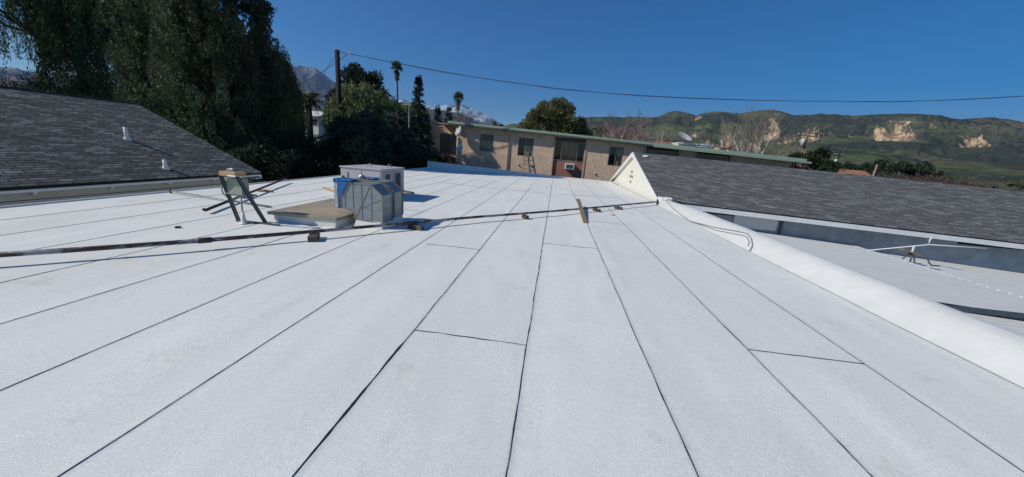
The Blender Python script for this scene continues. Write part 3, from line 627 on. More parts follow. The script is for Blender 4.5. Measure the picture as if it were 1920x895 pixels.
for px_, w in ((395, .04), (1060, .034), (762, .037)):
    i = gnd(px_, 468 - (px_-165)*0.0815 - 1, 0.13)
    q = None
    for a, c in zip(pts[:-1], pts[1:]):
        if min(a.x, c.x) <= i.x <= max(a.x, c.x): q = a.lerp(c, (i.x-a.x)/(c.x-a.x)); d = (c-a).normalized()
    if q: b = MB(); b.tube([q-d*.07, q-d*.06, q+d*.06, q+d*.07], [w*.9, w, w, w*.9], 12); b.build('coupling', M_RUST, pipe, smooth=True)
b = MB(); e_ = pts[-1]; b.tube([e_, e_+Vector((.05, .06, 0))], [.05, .05], 10); b.tube([e_+Vector((.02, .02, .02)), e_+Vector((.02, .02, -.12))], .035, 10); b.build('elbow', M_RUST, pipe, smooth=True)
sl = [('single squared sleeper of grey timber under the pipe, left of the ducts', 590, 447), ('dark timber sleeper under the pipe in the shadow right of the ducts', 784, 427), ('small dark sleeper under the pipe left of the leaning board', 987, 409), ('small dark sleeper under the pipe just right of the leaning board', 1122, 396.5), ('farthest dark sleeper under the pipe near its right end', 1162, 392)]
for i, (lb, x, y) in enumerate(sl):
    best = None
    for pa_, pb_ in zip(pts[:-1], pts[1:]):
        for q_ in range(41):
            w3 = pa_.lerp(pb_, q_/40); r3 = CAX.T @ np.array([w3.x, w3.y, w3.z-CAM_H]); sx_ = 960 + F_PX*r3[0]/-r3[2]
            if best is None or abs(sx_-x+4) < best[0]: best = (abs(sx_-x+4), w3.copy(), (pb_-pa_).normalized())
    c = best[1] + Vector((best[2].y, -best[2].x, 0))*.055
    t = thing('pipe_support', lb, 'support block', (c.x, c.y, 0), group='timber sleepers holding up the long pipe')
    ang = R([-62, -10, -60, -55, -50][i])
    t.rotation_euler = (0, 0, ang)
    w = [.13, .12, .10, .10, .10][i]; l = [.24, .22, .17, .2, .2][i]
    b = MB(); b.box((-l/2, -w/2, 0), (l/2, w/2, .092)); b.build('block', M_WOODG, t, bevel=.006)
    b = MB(); b.box((-l/2-.08, -w/2+.01, 0), (-l/2-.01, w/2, .085)); b.build('strap', M_RUST, t, bevel=.004)

# board laid over the pipe
bd = MB()
bb = gnd(1098, 418, 0.0); bt = atY(1083, 373, 11.2)
ql = gnd(1098, 418, 0.015); qt = gnd(1084, 374, 0.24)
bd.bar(ql, qt, 0.115, 0.035)
o = bd.build('leaning_board', M_WOODB, None, bevel=.004); tag(o, 'brown wooden board lying slanted over the long pipe', 'board')

# loose rods and scraps
def rod(name, pts, r, mat, label, cat, kink=None):
    b = MB(); b.tube(pts, r, 10); o = b.build(name, mat, None, smooth=True); tag(o, label, cat); return o
A0, A1 = gnd(385, 394.5, .07), gnd(536, 335, .14)
rod('loose_pipe', [A0 + Vector((-.03, -.02, .03)), A0, A0.lerp(A1, .5), A1], 0.028, M_RUST, 'thick brown loose pipe lying behind the electrical stand', 'pipe')
B0, B1 = gnd(320, 358.5, .06), gnd(508, 388, .03)
t = rod('thin_rod', [B0, B0.lerp(B1, .5), B1], 0.018, M_STEEL, 'thin grey rod lying across the loose pipe behind the electrical stand', 'rod')
b = MB(); b.tube([B0+Vector((0, 0, .04)), B0+Vector((0, 0, -.05))], 0.025, 8); b.build('end_fitting', M_RUST, t)
def scrap(name, px_, py_, l, w, h, ang, mat, label, cat='scrap wood', z=0.0):
    c = gnd(px_, py_, z); b = MB(); M = Matrix.Translation(c) @ Matrix.Rotation(R(ang), 4, 'Z')
    b.box((-l/2, -w/2, 0.004), (l/2, w/2, h), M); o = b.build(name, mat, None, bevel=.004); tag(o, label, cat); return o
scrap('wood_offcut', 497, 360, .38, .09, .05, 10, M_WOODB, 'short brown offcut propping the loose pipe behind the stand')
scrap('pine_plank', 617, 357.5, 1.0, .09, .04, -36, M_WOODY, 'pale pine plank end sticking out left of the ducts')
scrap('dark_plank', 765, 361.5, .45, .10, .05, -20, M_WOODG, 'dark plank lying in the shadow right of the pink air conditioner')
scrap('cardboard_scrap', 1147, 404, .16, .05, .03, -40, M_WOODY, 'tiny yellow scrap on the white roof right of the leaning board')
scrap('tar_lump', 334, 428, .07, .05, .03, 30, M_RUST, 'small dark lump lying on the membrane near the left edge', 'debris')

# cable over the right parapet
cp = [(1247, 376, 4.50), (1262, 392, 4.42), (1278, 405, 4.36), (1294, 416, 4.33), (1340, 428, 4.42), (1380, 435, 4.50), (1402, 440, 4.55), (1409, 450, 4.45), (1411, 462, 4.32), (1406, 472, 4.20)]
def zpar(x):
    return float(np.interp(x, [p[0] for p in prof], [p[1] for p in prof])) if x < 4.8 else 0.2
def on_par(px_, py_):
    # point of the parapet face seen through this pixel
    best = None
    for x in np.linspace(4.13, 4.74, 160):
        p = atX(px_, py_, x); d = abs(p.z - zpar(x)*(1.0 if p.y < 12 else 1-0.1*(p.y-12)))
        if best is None or d < best[0]: best = (d, p)
    return best[1]
c1 = [on_par(x, y) + Vector((-.006, 0, .02)) for x, y, _ in cp]
cb = MB(); cb.tube(c1, .011, 8)
c2 = [on_par(x+dx, y+dy) + Vector((-.006, 0, .018)) for (x, y, _), dx, dy in zip(cp[3:8], (2, 2, 2, -2, -4), (1, 5, 6, 5, 6))]
cb.tube([c1[2]] + c2 + [on_par(1402, 463) + Vector((0, 0, .02))], .009, 8)
tag(cb.build('cable', M_CABLE, None, smooth=True), 'grey cable draped along the white rolled parapet', 'cable')
b = MB(); e0 = Vector((4.62, 14.55, .33)); b.tube([e0, e0+Vector((.12, .1, .04)), e0+Vector((.25, .1, .02))], .03, 8); b.box((4.85, 14.6, .2), (5.0, 14.75, .36)); tag(b.build('service_fitting', M_STEEL, None), 'grey metal service fitting at the far end of the white parapet', 'fitting')

# ------------------------------------------------------------------ left shingled house
lh = thing('shingled_house', 'low house with grey shingle gable roof and tan plank wall left of the white roof', 'house', (0, 0, 0))
ex, rx = -9.95, -14.2; ez, rz = 0.20, 2.16; ya, yb_ = -6.0, 10.75
sl_len = math.hypot(rx-ex, rz-ez)
b = MB()
def slope_quad(mb, p, uvlen):
    mb.add(p, [(0, 1, 2, 3)], [uvlen])
slope_quad(b, [(ex, ya, ez), (ex, yb_+.15, ez), (rx, yb_-.05, rz), (rx, ya, rz)], [(ya, 0), (yb_+.15, 0), (yb_-.05, sl_len), (ya, sl_len)])
slope_quad(b, [(rx, ya, rz), (rx, yb_-.05, rz), (2*rx-ex, yb_+.15, ez), (2*rx-ex, ya, ez)], [(ya, 0), (yb_-.05, 0), (yb_+.15, sl_len), (ya, sl_len)])
o = b.build('roof', M_SH_L, lh); so = o.modifiers.new('s', 'SOLIDIFY'); so.thickness = 0.04; so.offset = -1
b = MB(); b.box((rx-.1, ya, rz-.03), (rx+.1, yb_-.05, rz+.035)); b.build('ridge_cap', M_SH_L, lh, bevel=.02)
b = MB(); b.box((ex-.02, ya, ez-.085), (ex+.012, yb_+.1, ez-.035)); b.build('fascia', M_WHITE, lh)
b = MB(); b.prism([(ex+.01, yb_+.1, ez-.17), (ex+.01, yb_+.1, ez-.04), (rx, yb_-.02, rz-.045), (rx, yb_-.02, rz-.18)], (0, .04, 0)); b.build('rake_board', M_WHITE, lh)
b = MB(); b.box((ex-.35, yb_-.1, ez-.17), (ex-.01, yb_+.12, ez-.145)); b.box((ex-.35, yb_+.09, ez-.15), (ex-.3, yb_+.12, ez+.05)); b.build('eave_return', M_WHITE, lh)
b = MB(); b.box((2*rx-ex+.5, ya+.3, GZ), (ex-.13, yb_-.35, ez-.04)); b.prism([(2*rx-ex+.5, yb_-.34, ez-.1), (ex-.13, yb_-.34, ez-.1), (rx, yb_-.34, rz-.1)], (0, -.02, 0)); b.build('wall', M_TANWALL, lh)
b = MB()
for z in (-.06, -.33, -.60): b.box((ex-.135, ya+.3, z), (ex-.122, yb_-.35, z+.012))
b.build('plank_joint', M_DARK, lh)
y = -3.0
while y < 10.3:
    b = MB(); b.prism([(ex-.14, y, ez-.03), (ex-.02, y, ez-.07), (ex-.02, y, ez-.13), (ex-.08, y, ez-.18), (ex-.14, y, ez-.18)], (0, .045, 0)); b.build('rafter_tail', M_WHITE, lh); y += 1.22
def vent(px_, py_, h, lean):
    # stand the pipe where its base is seen on the slope
    best = None
    for X in np.linspace(ex, rx, 200):
        p = atX(px_, py_, X); zz = ez + (X-ex)/(rx-ex)*(rz-ez)
        if best is None or abs(p.z-zz) < best[0]: best = (abs(p.z-zz), Vector((X, p.y, zz)))
    c = best[1]
    b = MB(); b.tube([c+Vector((0, 0, -.02)), c+Vector((0, 0, h))], .045, 12); o = b.build('vent_pipe', M_CREAM, lh, smooth=True)
    b = MB(); sx = Vector((ex-rx, 0, ez-rz)).normalized(); b.add([c+Vector((0, -.16, .012))-sx*.2, c+Vector((0, .16, .012))-sx*.2, c+Vector((0, .16, .012))+sx*.26, c+Vector((0, -.16, .012))+sx*.26, ], [(0, 1, 2, 3)])
    b.tube([c+Vector((0, 0, -.03)), c+Vector((0, 0, .02)), c+Vector((0, 0, .10))], [.11, .09, .05], 12); b.build('flashing', M_CREAM, o)
vent(239, 264, .36, 0); vent(311, 318, .26, 0)

# ------------------------------------------------------------------ gabled building to the right
gb = thing('gabled_building', 'building with charcoal shingle roof and small cream gable wall facing the white roof', 'building', (0, 0, 0))
GX0, GX1 = 4.32, 27.0
def eavez(x): return 0.16 - 0.026*(x-GX0)
def ridgez(x): return 2.14 - 0.022*(x-GX0)
EY, RY, BY = 14.75, 21.3, 27.8
b = MB(); n = 23; sl2 = math.hypot(RY-EY, 2.0)
for i in range(n):
    xa = GX0 + (GX1-GX0)*i/n; xb = GX0 + (GX1-GX0)*(i+1)/n
    b.add([(xa, EY, eavez(xa)), (xb, EY, eavez(xb)), (xb, RY, ridgez(xb)), (xa, RY, ridgez(xa))], [(0, 1, 2, 3)], [[(xa, 0), (xb, 0), (xb, sl2), (xa, sl2)]])
    b.add([(xb, BY, eavez(xb)-.05), (xa, BY, eavez(xa)-.05), (xa, RY, ridgez(xa)), (xb, RY, ridgez(xb))], [(0, 1, 2, 3)], [[(xb, 0), (xa, 0), (xa, sl2), (xb, sl2)]])
bm_o = b.build('roof', M_SH_R, gb); so = bm_o.modifiers.new('s', 'SOLIDIFY'); so.thickness = 0.05; so.offset = -1
b = MB()
for i in range(n):
    xa = GX0+.3 + (GX1-GX0)*i/n; xb = GX0+.3 + (GX1-GX0)*(i+1)/n
    b.add([(xa, EY-.02, eavez(xa)-.05), (xb, EY-.02, eavez(xb)-.05), (xb, EY-.02, eavez(xb)-.23), (xa, EY-.02, eavez(xa)-.23), (xa, EY+.03, eavez(xa)-.23), (xb, EY+.03, eavez(xb)-.23)], [(0, 1, 2, 3), (3, 2, 5, 4)])
b.build('fascia', M_WHITE, gb)
b = MB()
for i in range(n):
    xa = GX0+.3 + (GX1-GX0)*i/n; xb = GX0+.3 + (GX1-GX0)*(i+1)/n
    b.add([(xa, EY, eavez(xa)-.15), (xb, EY, eavez(xb)-.15), (xb, EY+.6, eavez(xb)-.08), (xa, EY+.6, eavez(xa)-.08)], [(0, 1, 2, 3)])
b.build('soffit', M_WOODG, gb)
b = MB(); b.box((GX0+.45, EY+.55, GZ), (GX1-.3, BY-.5, eavez(GX1)-.1)); b.box((GX0+.45, EY+.55, eavez(GX1)-.1), (16, BY-.5, eavez(16)-.12)); b.build('wall', M_BLUEWALL, gb)
b = MB(); wx = GX0 + .12
b.prism([(wx+.02, EY+.35, -.1), (wx+.02, BY-.6, -.1), (wx+.02, BY-.6, .0), (wx+.02, RY, ridgez(GX0)-.13), (wx+.02, EY+.35, .1)], (.3, 0, 0)); b.build('gable_wall', M_CREAM, gb)
for ys_, sgn in ((EY-.05, 1), (BY+.05, -1)):
    b = MB(); zt = ridgez(GX0); ze = eavez(GX0) if sgn == 1 else eavez(GX0)-.05
    b.prism([(GX0-.02, ys_, ze-.02), (GX0-.02, RY, zt+.0), (GX0-.02, RY, zt-.24), (GX0-.02, ys_, ze-.20)], (.05, 0, 0)); b.build('rake_board', M_WHITE, gb)
b = MB()
b.add([(GX0+.03, RY, ridgez(GX0)-.2), (GX0+.03, BY, -.09), (wx+.04, BY, -.09), (wx+.04, RY, ridgez(GX0)-.2)], [(0, 1, 2, 3)]); b.build('rake_soffit', M_CREAM, gb)
b = MB(); b.prism([(wx-.03, EY+.15, -.03), (wx+.02, EY+.15, .16), (wx+.1, EY+.15, .16), (wx+.1, EY+.15, -.03)], (0, BY-EY-1.1, 0)); b.build('base_flashing', M_COAT, gb, bevel=.01)
for (zc, ns) in ((1.02, 2), (.75, 4), (.45, 2)):
    for k in range(ns):
        b = MB(); yy = RY - .05 - (k-(ns-1)/2)*.26; b.box((wx-.004, yy-.04, zc-.075), (wx+.022, yy+.04, zc+.075)); b.build('vent_slot', simple('grey_vent_slot', (0.2, 0.19, 0.17), rough=.8), gb)
b = MB(); c = atY(1207, 318, 20.6); zc = eavez(c.x) + (20.6-EY)/(RY-EY)*(ridgez(c.x)-eavez(c.x)); b.tube([(c.x, 20.6, zc), (c.x, 20.6, zc+.05), (c.x, 20.6, zc+.09)], [.2, .17, .05], 16); b.build('roof_vent', M_WHITE, gb, smooth=True)
b = MB(); b.box((7.6, EY+.5, -.72), (9.3, EY+.545, -.18)); b.build('wall_panel', M_WHITE, gb, bevel=.005)
b = MB(); b.box((9.42, EY+.46, -1.0), (9.5, EY+.545, -.15)); b.build('conduit', M_STRUT, gb)

# grey low roof between the two buildings
pr = thing('patio_roof', 'low grey ribbed metal deck roof beyond the white rolled parapet', 'patio roof', (0, 0, 0))
def pz(x): return -0.43 - 0.047*x
def ribbed(x0, x1, y0, y1, dz, name):
    V = []; xs_ = np.linspace(x0, x1, 14); ny = int((y1-y0)/0.04); ys_ = np.linspace(y0, y1, ny)
    XX_, YY_ = np.meshgrid(xs_, ys_, indexing='ij'); fr = (YY_ / 0.24) % 1.0
    ZZ_ = -0.43 - 0.047*XX_ + dz + 0.022*(np.abs(fr-0.5) < 0.17) + 0.01*(np.abs(fr-.5) < .25)
    return mesh_np(name, np.stack([XX_, YY_, ZZ_], -1).reshape(-1, 3), grid_faces(14, ny), M_PATIO, pr)
ribbed(4.83, 12.3, 8.1, 15.27, 0, 'upper_deck')
ribbed(4.83, 20.0, 0.0, 15.27, -.16, 'lower_deck')
b = MB(); b.box((4.83, 8.04, pz(8.5)-.14), (12.3, 8.09, pz(8.5)-.03)); b.build('edge_trim', M_STRUT, pr)
y = 8.2
b = MB()
yy = 8.2
while yy < 15.2:
    b.box((12.25, yy, pz(12.3)-.02), (12.36, yy+.2, pz(12.3)+.03)); yy += .24
b.build('ridge_strip', M_WHITE, pr)
am = thing('antenna_mast', 'thin white antenna pole lying on bent tripod legs above the grey deck roof', 'antenna', (0, 0, 0))
a0 = atY(1625, 470, 14.3); a1 = atY(1742, 459, 13.6); a2 = atY(1850, 466, 13.3)
b = MB(); b.tube([a0, a1, a2], .018, 8); b.tube([a1, a1+Vector((-.03, 0, .14)), a1+Vector((.0, 0, .27))], .018, 8); b.build('boom', M_WHITE, am, smooth=True)
hub = atY(1710, 473, 13.7)
for tx, ty in ((1693, 485), (1715, 493), (1706, 494)):
    e = atY(tx, ty, 13.5 if tx != 1715 else 13.2); b = MB(); b.tube([hub, hub.lerp(e, .5)+Vector((0, 0, .04)), e], .026, 6); b.build('leg', M_STRUT, am, smooth=True)
b = MB(); b.tube([atY(1714, 462, 13.7), hub], .03, 6); b.build('post', M_WHITE, am)
b = MB(); b.tube([atY(1739, 484, 13.3), atY(1742, 493, 13.2), atY(1747, 498, 13.2), atY(1762, 499, 13.2)], .025, 6); b.build('bent_rod', M_STRUT, am)
b = MB(); M = Matrix.Translation(atY(1708, 473.5, 13.65)) @ Matrix.Rotation(R(-12), 4, 'Z') @ Matrix.Rotation(R(14), 4, 'Y'); b.box((-.3, -.12, -.02), (.3, .12, .03), M); tag(b.build('weight_board', M_WOODB, None, bevel=.004), 'small brown board lying on the antenna tripod', 'board')

# ------------------------------------------------------------------ two-storey motel-like block behind
MY = 31.0
mo = thing('apartment_block', 'long peach stucco apartment block with sage green flat eave behind the white roof', 'building', (0, 0, 0))
def mez(x): return 3.40 - 0.0303*x      # eave line
wins = [(-6.82, -5.58, 1.45, 2.92, 'slider'), (-3.40, -2.05, 1.32, 2.86, 'slider'), (4.38, 5.55, 1.12, 2.68, 'slider')]
bays = [(-0.25, 2.33, 1.22, 2.80), (7.32, 9.95, 1.1, 2.66), (11.4, 14.0, 1.1, 2.62)]
def wall_holes(mb, x0, x1, z0f, z1f, y, depth, holes):
    xs_ = sorted({x0, x1} | {h[0] for h in holes} | {h[1] for h in holes} | set(np.arange(x0, x1, 2.0)))
    for xa, xb in zip(xs_[:-1], xs_[1:]):
        hs = [h for h in holes if h[0] <= xa + 1e-6 and h[1] >= xb - 1e-6]
        if not hs: spans = [((z0f, z0f), (z1f(xa), z1f(xb)))]
        else:
            h = hs[0]; spans = [((z0f, z0f), (h[2], h[2])), ((h[3], h[3]), (z1f(xa), z1f(xb)))]
        for (l0, l1), (h0, h1) in spans: mb.add([(xa, y, l0), (xb, y, l1), (xb, y, h1), (xa, y, h0)], [(0, 1, 2, 3)])
    for h in holes:
        a, c, z0, z1 = h[:4]
        mb.add([(a, y, z0), (c, y, z0), (c, y, z1), (a, y, z1), (a, y+depth, z0), (c, y+depth, z0), (c, y+depth, z1), (a, y+depth, z1)], [(0, 1, 5, 4), (1, 2, 6, 5), (2, 3, 7, 6), (3, 0, 4, 7)])
holes = [w[:4] for w in wins] + [(x0, x1, -0.9, z1+.32) for x0, x1, z0, z1 in bays]
b = MB(); wall_holes(b, -8.9, 18.6, GZ, lambda x: mez(x)-.22, MY, .12, holes)
b.add([(-8.9, MY, GZ), (-8.9, MY+8, GZ), (-8.9, MY+8, mez(-8.9)-.2), (-8.9, MY, mez(-8.9)-.2)], [(0, 1, 2, 3)])
b.add([(18.6, MY, GZ), (18.6, MY+9, GZ), (18.6, MY+9, mez(18.6)-.2), (18.6, MY, mez(18.6)-.2)], [(0, 1, 2, 3)])
b.build('wall', M_STUCCO, mo)
def pleats(x0, x1, z0, z1, y, mat, name, parent, cover=1.0, n=26, amp=.03):
    V = []; F = []; k = 0
    for i in range(n+1):
        x = x0 + (x1-x0)*cover*i/n; yy = y + (amp if i % 2 else -amp)
        V += [(x, yy, z0), (x, yy, z1)]
        if i: F.append((2*i-2, 2*i, 2*i+1, 2*i-1))
    b = MB(); b.add(V, F); return b.build(name, mat, parent)
def window(x0, x1, z0, z1, y, splits, curt, parent=mo):
    fr = MB(); w = .045
    fr.box((x0, y-.02, z0), (x1, y+.05, z0+w)); fr.box((x0, y-.02, z1-w), (x1, y+.05, z1))
    fr.box((x0, y-.02, z0+w), (x0+w, y+.05, z1-w)); fr.box((x1-w, y-.02, z0+w), (x1, y+.05, z1-w))
    for s in splits: fr.box((x0+(x1-x0)*s-w/2, y-.018, z0+w), (x0+(x1-x0)*s+w/2, y+.05, z1-w))
    f = fr.build('window', M_ALU, parent)
    p = MB(); p.add([(x0+w, y+.02, z0+w), (x1-w, y+.02, z0+w), (x1-w, y+.02, z1-w), (x0+w, y+.02, z1-w)], [(0, 1, 2, 3)]); p.build('pane', M_GLASS, f)
    for (a, c, zz0, zz1, m, nm) in curt: pleats(x0+(x1-x0)*a, x0+(x1-x0)*c, z0+(z1-z0)*zz0, z0+(z1-z0)*zz1, y+.22, m, nm, f, n=int(8+22*(c-a)))
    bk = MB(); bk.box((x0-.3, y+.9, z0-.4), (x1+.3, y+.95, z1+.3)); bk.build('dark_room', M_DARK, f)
    return f
window(*wins[0][:4], MY+.07, [.5], [(0, 1, 0, .62, M_BLINDS, 'curtain')])
window(*wins[1][:4], MY+.07, [.5], [(.35, 1, 0, .60, M_BLINDS, 'curtain')])
window(*wins[2][:4], MY+.07, [.5], [(.6, 1, 0, .9, M_BLINDS, 'curtain')])
for i, (x0, x1, z0, z1) in enumerate(bays):
    window(x0, x1, z0, z1, MY+.09, [.24, .76], [(.25, .75, 0, .95, M_TANCURT if i == 0 else M_BLINDS, 'curtain')] if i == 0 else [])
    b = MB(); b.box((x0, MY+.10, -.9), (x1, MY+.16, z0)); b.build('bay_panel', M_REDP, mo)
    b = MB(); b.box((x0, MY+.10, z1), (x1, MY+.16, z1+.32)); b.build('bay_header', M_BROWNP, mo)
    for xx in (x0-.14, x1+.0): b = MB(); b.box((xx, MY-.06, -.9), (xx+.14, MY+.09, mez(xx)-.22)); b.build('pilaster', M_PEACH, mo, bevel=.01)
# recessed left wing with a wide blinds-covered window
b = MB(); wall_holes(b, -12.5, -8.9, GZ, lambda x: mez(x)-.3, MY+1.3, .12, [(-10.9, -9.1, .9, 2.75)]); b.build('wing_wall', M_STUCCO, mo)
window(-10.9, -9.1, .9, 2.75, MY+1.38, [.6], [(0, 1, 0, .98, M_BLINDS, 'curtain')])
b = MB(); M = Matrix.Translation((-9.9, MY+.9, .85)) @ Matrix.Rotation(R(8), 4, 'Y'); b.box((-.9, -.5, -.05), (.9, .5, .05), M); b.box((-.1, -.4, -.35), (.5, -.3, -.05), M); b.build('awning', M_TERRA, mo)
# eaves and roof
b = MB()
def strip(mb, x0, x1, y0, y1, dz0, dz1):
    za0, za1 = mez(x0), mez(x1)
    mb.add([(x0, y0, za0+dz0), (x1, y0, za1+dz0), (x1, y1, za1+dz0), (x0, y1, za0+dz0), (x0, y0, za0+dz1), (x1, y0, za1+dz1), (x1, y1, za1+dz1), (x0, y1, za0+dz1)], [(0, 3, 2, 1), (4, 5, 6, 7), (0, 1, 5, 4), (1, 2, 6, 5), (2, 3, 7, 6), (3, 0, 4, 7)])
strip(b, -9.6, 19.4, 30.40, 30.45, -.12, .05); b.build('fascia', M_GREEN, mo)
b = MB(); strip(b, -9.6, 19.3, 30.46, 40, -.2, .0); b.build('roof', M_GREYSH, mo)
b = MB(); strip(b, -9.5, 19.35, 30.42, 30.46, -.22, -.125); b.build('drip_trim', M_DGREEN, mo)
b = MB(); strip(b, 7.7, 19.6, 30.1, 30.15, -.28, -.14); strip(b, 7.75, 19.5, 30.15, 30.42, -.27, -.16); b.build('lower_fascia', M_GREEN, mo)
b = MB(); strip(b, -10.6, -9.0, 30.6, 32.3, -.24, -.16); b.build('porch_roof', M_GREEN, mo)
for xx in (-4.22,):
    b = MB(); b.tube([(xx, 30.5, mez(xx)-.2), (xx, 30.52, mez(xx)-.35), (xx, MY-.08, mez(xx)-.6), (xx, MY-.08, -.5)], .05, 10); b.build('downspout', M_PEACH, mo, smooth=True)
# wall air conditioner
ac = thing('window_air_conditioner', 'beige through-wall air conditioner with dark grille on the terracotta panel', 'air conditioner', (0, 0, 0))
b = MB(); b.box((.82, 30.62, .53), (1.60, MY+.16, 1.0)); b.build('case', M_CREAM, ac, bevel=.01)
b = MB(); b.box((.90, 30.60, .60), (1.50, 30.617, .93)); b.build('grille', M_STRUT, ac)
# ladder
la = thing('metal_ladder', 'thin grey ladder leaning on the stucco wall under a window', 'ladder', (0, 0, 0))
l0, l1 = Vector((-2.72, 30.55, -.6)), Vector((-2.72, 30.88, 1.55))
for dx in (0, .42):
    b = MB(); b.bar(l0+Vector((dx, 0, 0)), l1+Vector((dx, 0, 0)), .035, .05); b.build('rail', M_STRUT, la)
for k in range(6):
    p = l0.lerp(l1, .08+.16*k); b = MB(); b.tube([p, p+Vector((.42, 0, 0))], .014, 6); b.build('rung', M_STRUT, la)
for xx, zz in ((-3.25, .55), (-2.05, .52), (3.45, .35), (-5.9, .62)):
    o = thing('wall_lamp', {-3.25: 'small round wall lamp left of the ladder', -2.05: 'small dark wall lamp right of the ladder', 3.45: 'small round wall lamp right of the terracotta panel', -5.9: 'small wall lamp below the leftmost stucco window'}[xx], 'lamp', (xx, MY, zz), group='small lamps on the stucco wall')
    b = MB(); b.tube([(0, -.02, 0), (0, -.05, 0), (0, -.13, -.02)], [.08, .075, .05], 10); b.build('shade', M_DISH if xx != -2.05 else M_DARK, o, smooth=True)
    b = MB(); b.box((-.04, -.03, -.05), (.04, 0, .05)); b.build('mount', M_STEEL, o)

def dish(name, loc, r, az, tilt, label, mat=M_DISH, mast=.5):
    t = thing(name, label, 'satellite dish', loc)
    V = []; F = []; rings = 6; seg = 24
    V.append((0, 0, 0))
    for i in range(1, rings+1):
        for k in range(seg):
            q = 2*math.pi*k/seg; rr_ = r*i/rings; V.append((rr_*math.cos(q), rr_*math.sin(q)*1.08, .28*(rr_**2)/r))
    for k in range(seg): F.append((0, 1+k, 1+(k+1) % seg))
    for i in range(rings-1):
        for k in range(seg): F.append((1+i*seg+k, 1+(i+1)*seg+k, 1+(i+1)*seg+(k+1) % seg, 1+i*seg+(k+1) % seg))
    b = MB(); b.add(V, F); o = b.build('reflector', mat, t, smooth=True)
    s_ = o.modifiers.new('s', 'SOLIDIFY'); s_.thickness = .015
    Mr = Matrix.Rotation(R(az), 4, 'Z') @ Matrix.Rotation(R(tilt), 4, 'X'); o.matrix_local = Matrix.Translation((0, 0, mast)) @ Mr
    b = MB(); b.tube([(0, 0, 0), (0, 0, mast)], .03, 8); b.build('mast', M_STEEL, t)
    b = MB(); b.tube([Mr @ Vector((0, -r, .2)) + Vector((0, 0, mast)), Mr @ Vector((0, -.1, r*1.1)) + Vector((0, 0, mast))], .018, 6); hd = Mr @ Vector((0, -.1, r*1.1)) + Vector((0, 0, mast)); b.box(hd-Vector((.06, .06, .06)), hd+Vector((.06, .06, .06))); b.build('feed_arm', M_STEEL, t)
    return t
p = atY(861, 247, 30.3); dish('satellite_dish', (p.x, 30.4, p.z-.55), .42, -35, 70, 'grey satellite dish on the left corner of the stucco block', mast=.55)
p = atY(862, 280, 30.2); dish('satellite_dish', (p.x, 30.4, p.z-.4), .34, -30, 60, 'small pale dish below the corner dish on the stucco block', mat=M_WHITE, mast=.4)
b = MB(); b.bar((-8.8, 30.9, 2.5), (-8.8, 30.9, .6), .14, .1); tag(b.build('meter_box', M_WHITE, None), 'white vertical cable box at the corner of the stucco block', 'utility box')
p = atY(1283, 262, 33.0); dish('satellite_dish', (p.x, 33, mez(p.x)-.1), .60, 30, 35, 'large grey satellite dish on the apartment block roof beside the rooftop box', mast=.95)
# rooftop box
rb = thing('rooftop_equipment_box', 'long cream rooftop box with overhanging lid on the apartment block', 'rooftop box', (0, 0, 0))
c = atY(1302, 270, 33.5)
b = MB(); b.box((c.x-1.45, 33.2, mez(c.x)-.15), (c.x+1.2, 34.6, mez(c.x)+.42)); b.build('box_body', M_CREAM, rb)
b = MB(); b.box((c.x-1.5, 33.05, mez(c.x)+.42), (c.x+1.45, 34.8, mez(c.x)+.52)); b.box((c.x-.4, 33.1, mez(c.x)+.28), (c.x+1.35, 33.2, mez(c.x)+.36)); b.build('lid', M_WHITE, rb)
an = thing('tv_antenna', 'dark rooftop television antenna beside the large dish', 'antenna', (0, 0, 0))
c = atY(1297, 262, 33.4); b = MB(); b.tube([(c.x, 33.4, mez(c.x)), (c.x, 33.4, mez(c.x)+1.7)], .02, 6); b.build('mast', M_STEEL, an)
b = MB(); z = mez(c.x)+1.6; b.tube([(c.x-.5, 33.2, z), (c.x+.6, 33.6, z+.05)], .015, 6)
for k in range(6): b.tube([(c.x-.45+.19*k-.12, 33.2+.07*k-.4, z), (c.x-.45+.19*k+.12, 33.2+.07*k+.4, z)], .012, 5)
b.build('array', M_DARK, an)
tv = thing('turbine_vent', 'small rusty turbine vent on the apartment block roof', 'roof vent', (0, 0, 0))
c = atY(1366, 276, 32.5); zb = mez(c.x)-.02
b = MB(); b.tube([(c.x, 32.5, zb), (c.x, 32.5, zb+.3)], .09, 10); b.build('neck', M_WHITE, tv)
b = MB(); b.tube([(c.x, 32.5, zb+.3), (c.x, 32.5, zb+.42), (c.x, 32.5, zb+.6), (c.x, 32.5, zb+.68)], [.14, .24, .22, .06], 12); b.build('head', M_TERRA, tv, smooth=True)

# ------------------------------------------------------------------ plants
def leaves(C, D, L, Wd, rng=RNG):
    """rhomb leaves: C centres (n,3), D directions (n,3), lengths, widths"""
    n = len(C); D = D / (np.linalg.norm(D, axis=1, keepdims=True)+1e-9)
    rv = rng.normal(size=(n, 3)); Sd = np.cross(D, rv); Sd /= (np.linalg.norm(Sd, axis=1, keepdims=True)+1e-9)
    L = np.broadcast_to(L, n)[:, None]; Wd = np.broadcast_to(Wd, n)[:, None]
    V = np.stack([C, C + D*L*.5 + Sd*Wd*.5, C + D*L, C + D*L*.5 - Sd*Wd*.5], 1).reshape(-1, 3)
    F = np.arange(n*4).reshape(n, 4); return V, F
def trunk_mesh(mb, p0, p1, r0, r1, n=5, wob=.15, rng=RNG):
    pts = []; p0 = Vector(p0); p1 = Vector(p1)
    for i in range(n+1):
        t = i/n; w = Vector(rng.normal(size=3))*wob*math.sin(math.pi*t); pts.append(p0.lerp(p1, t)+w)
    mb.tube(pts, [r0+(r1-r0)*i/n for i in range(n+1)], 7); return pts
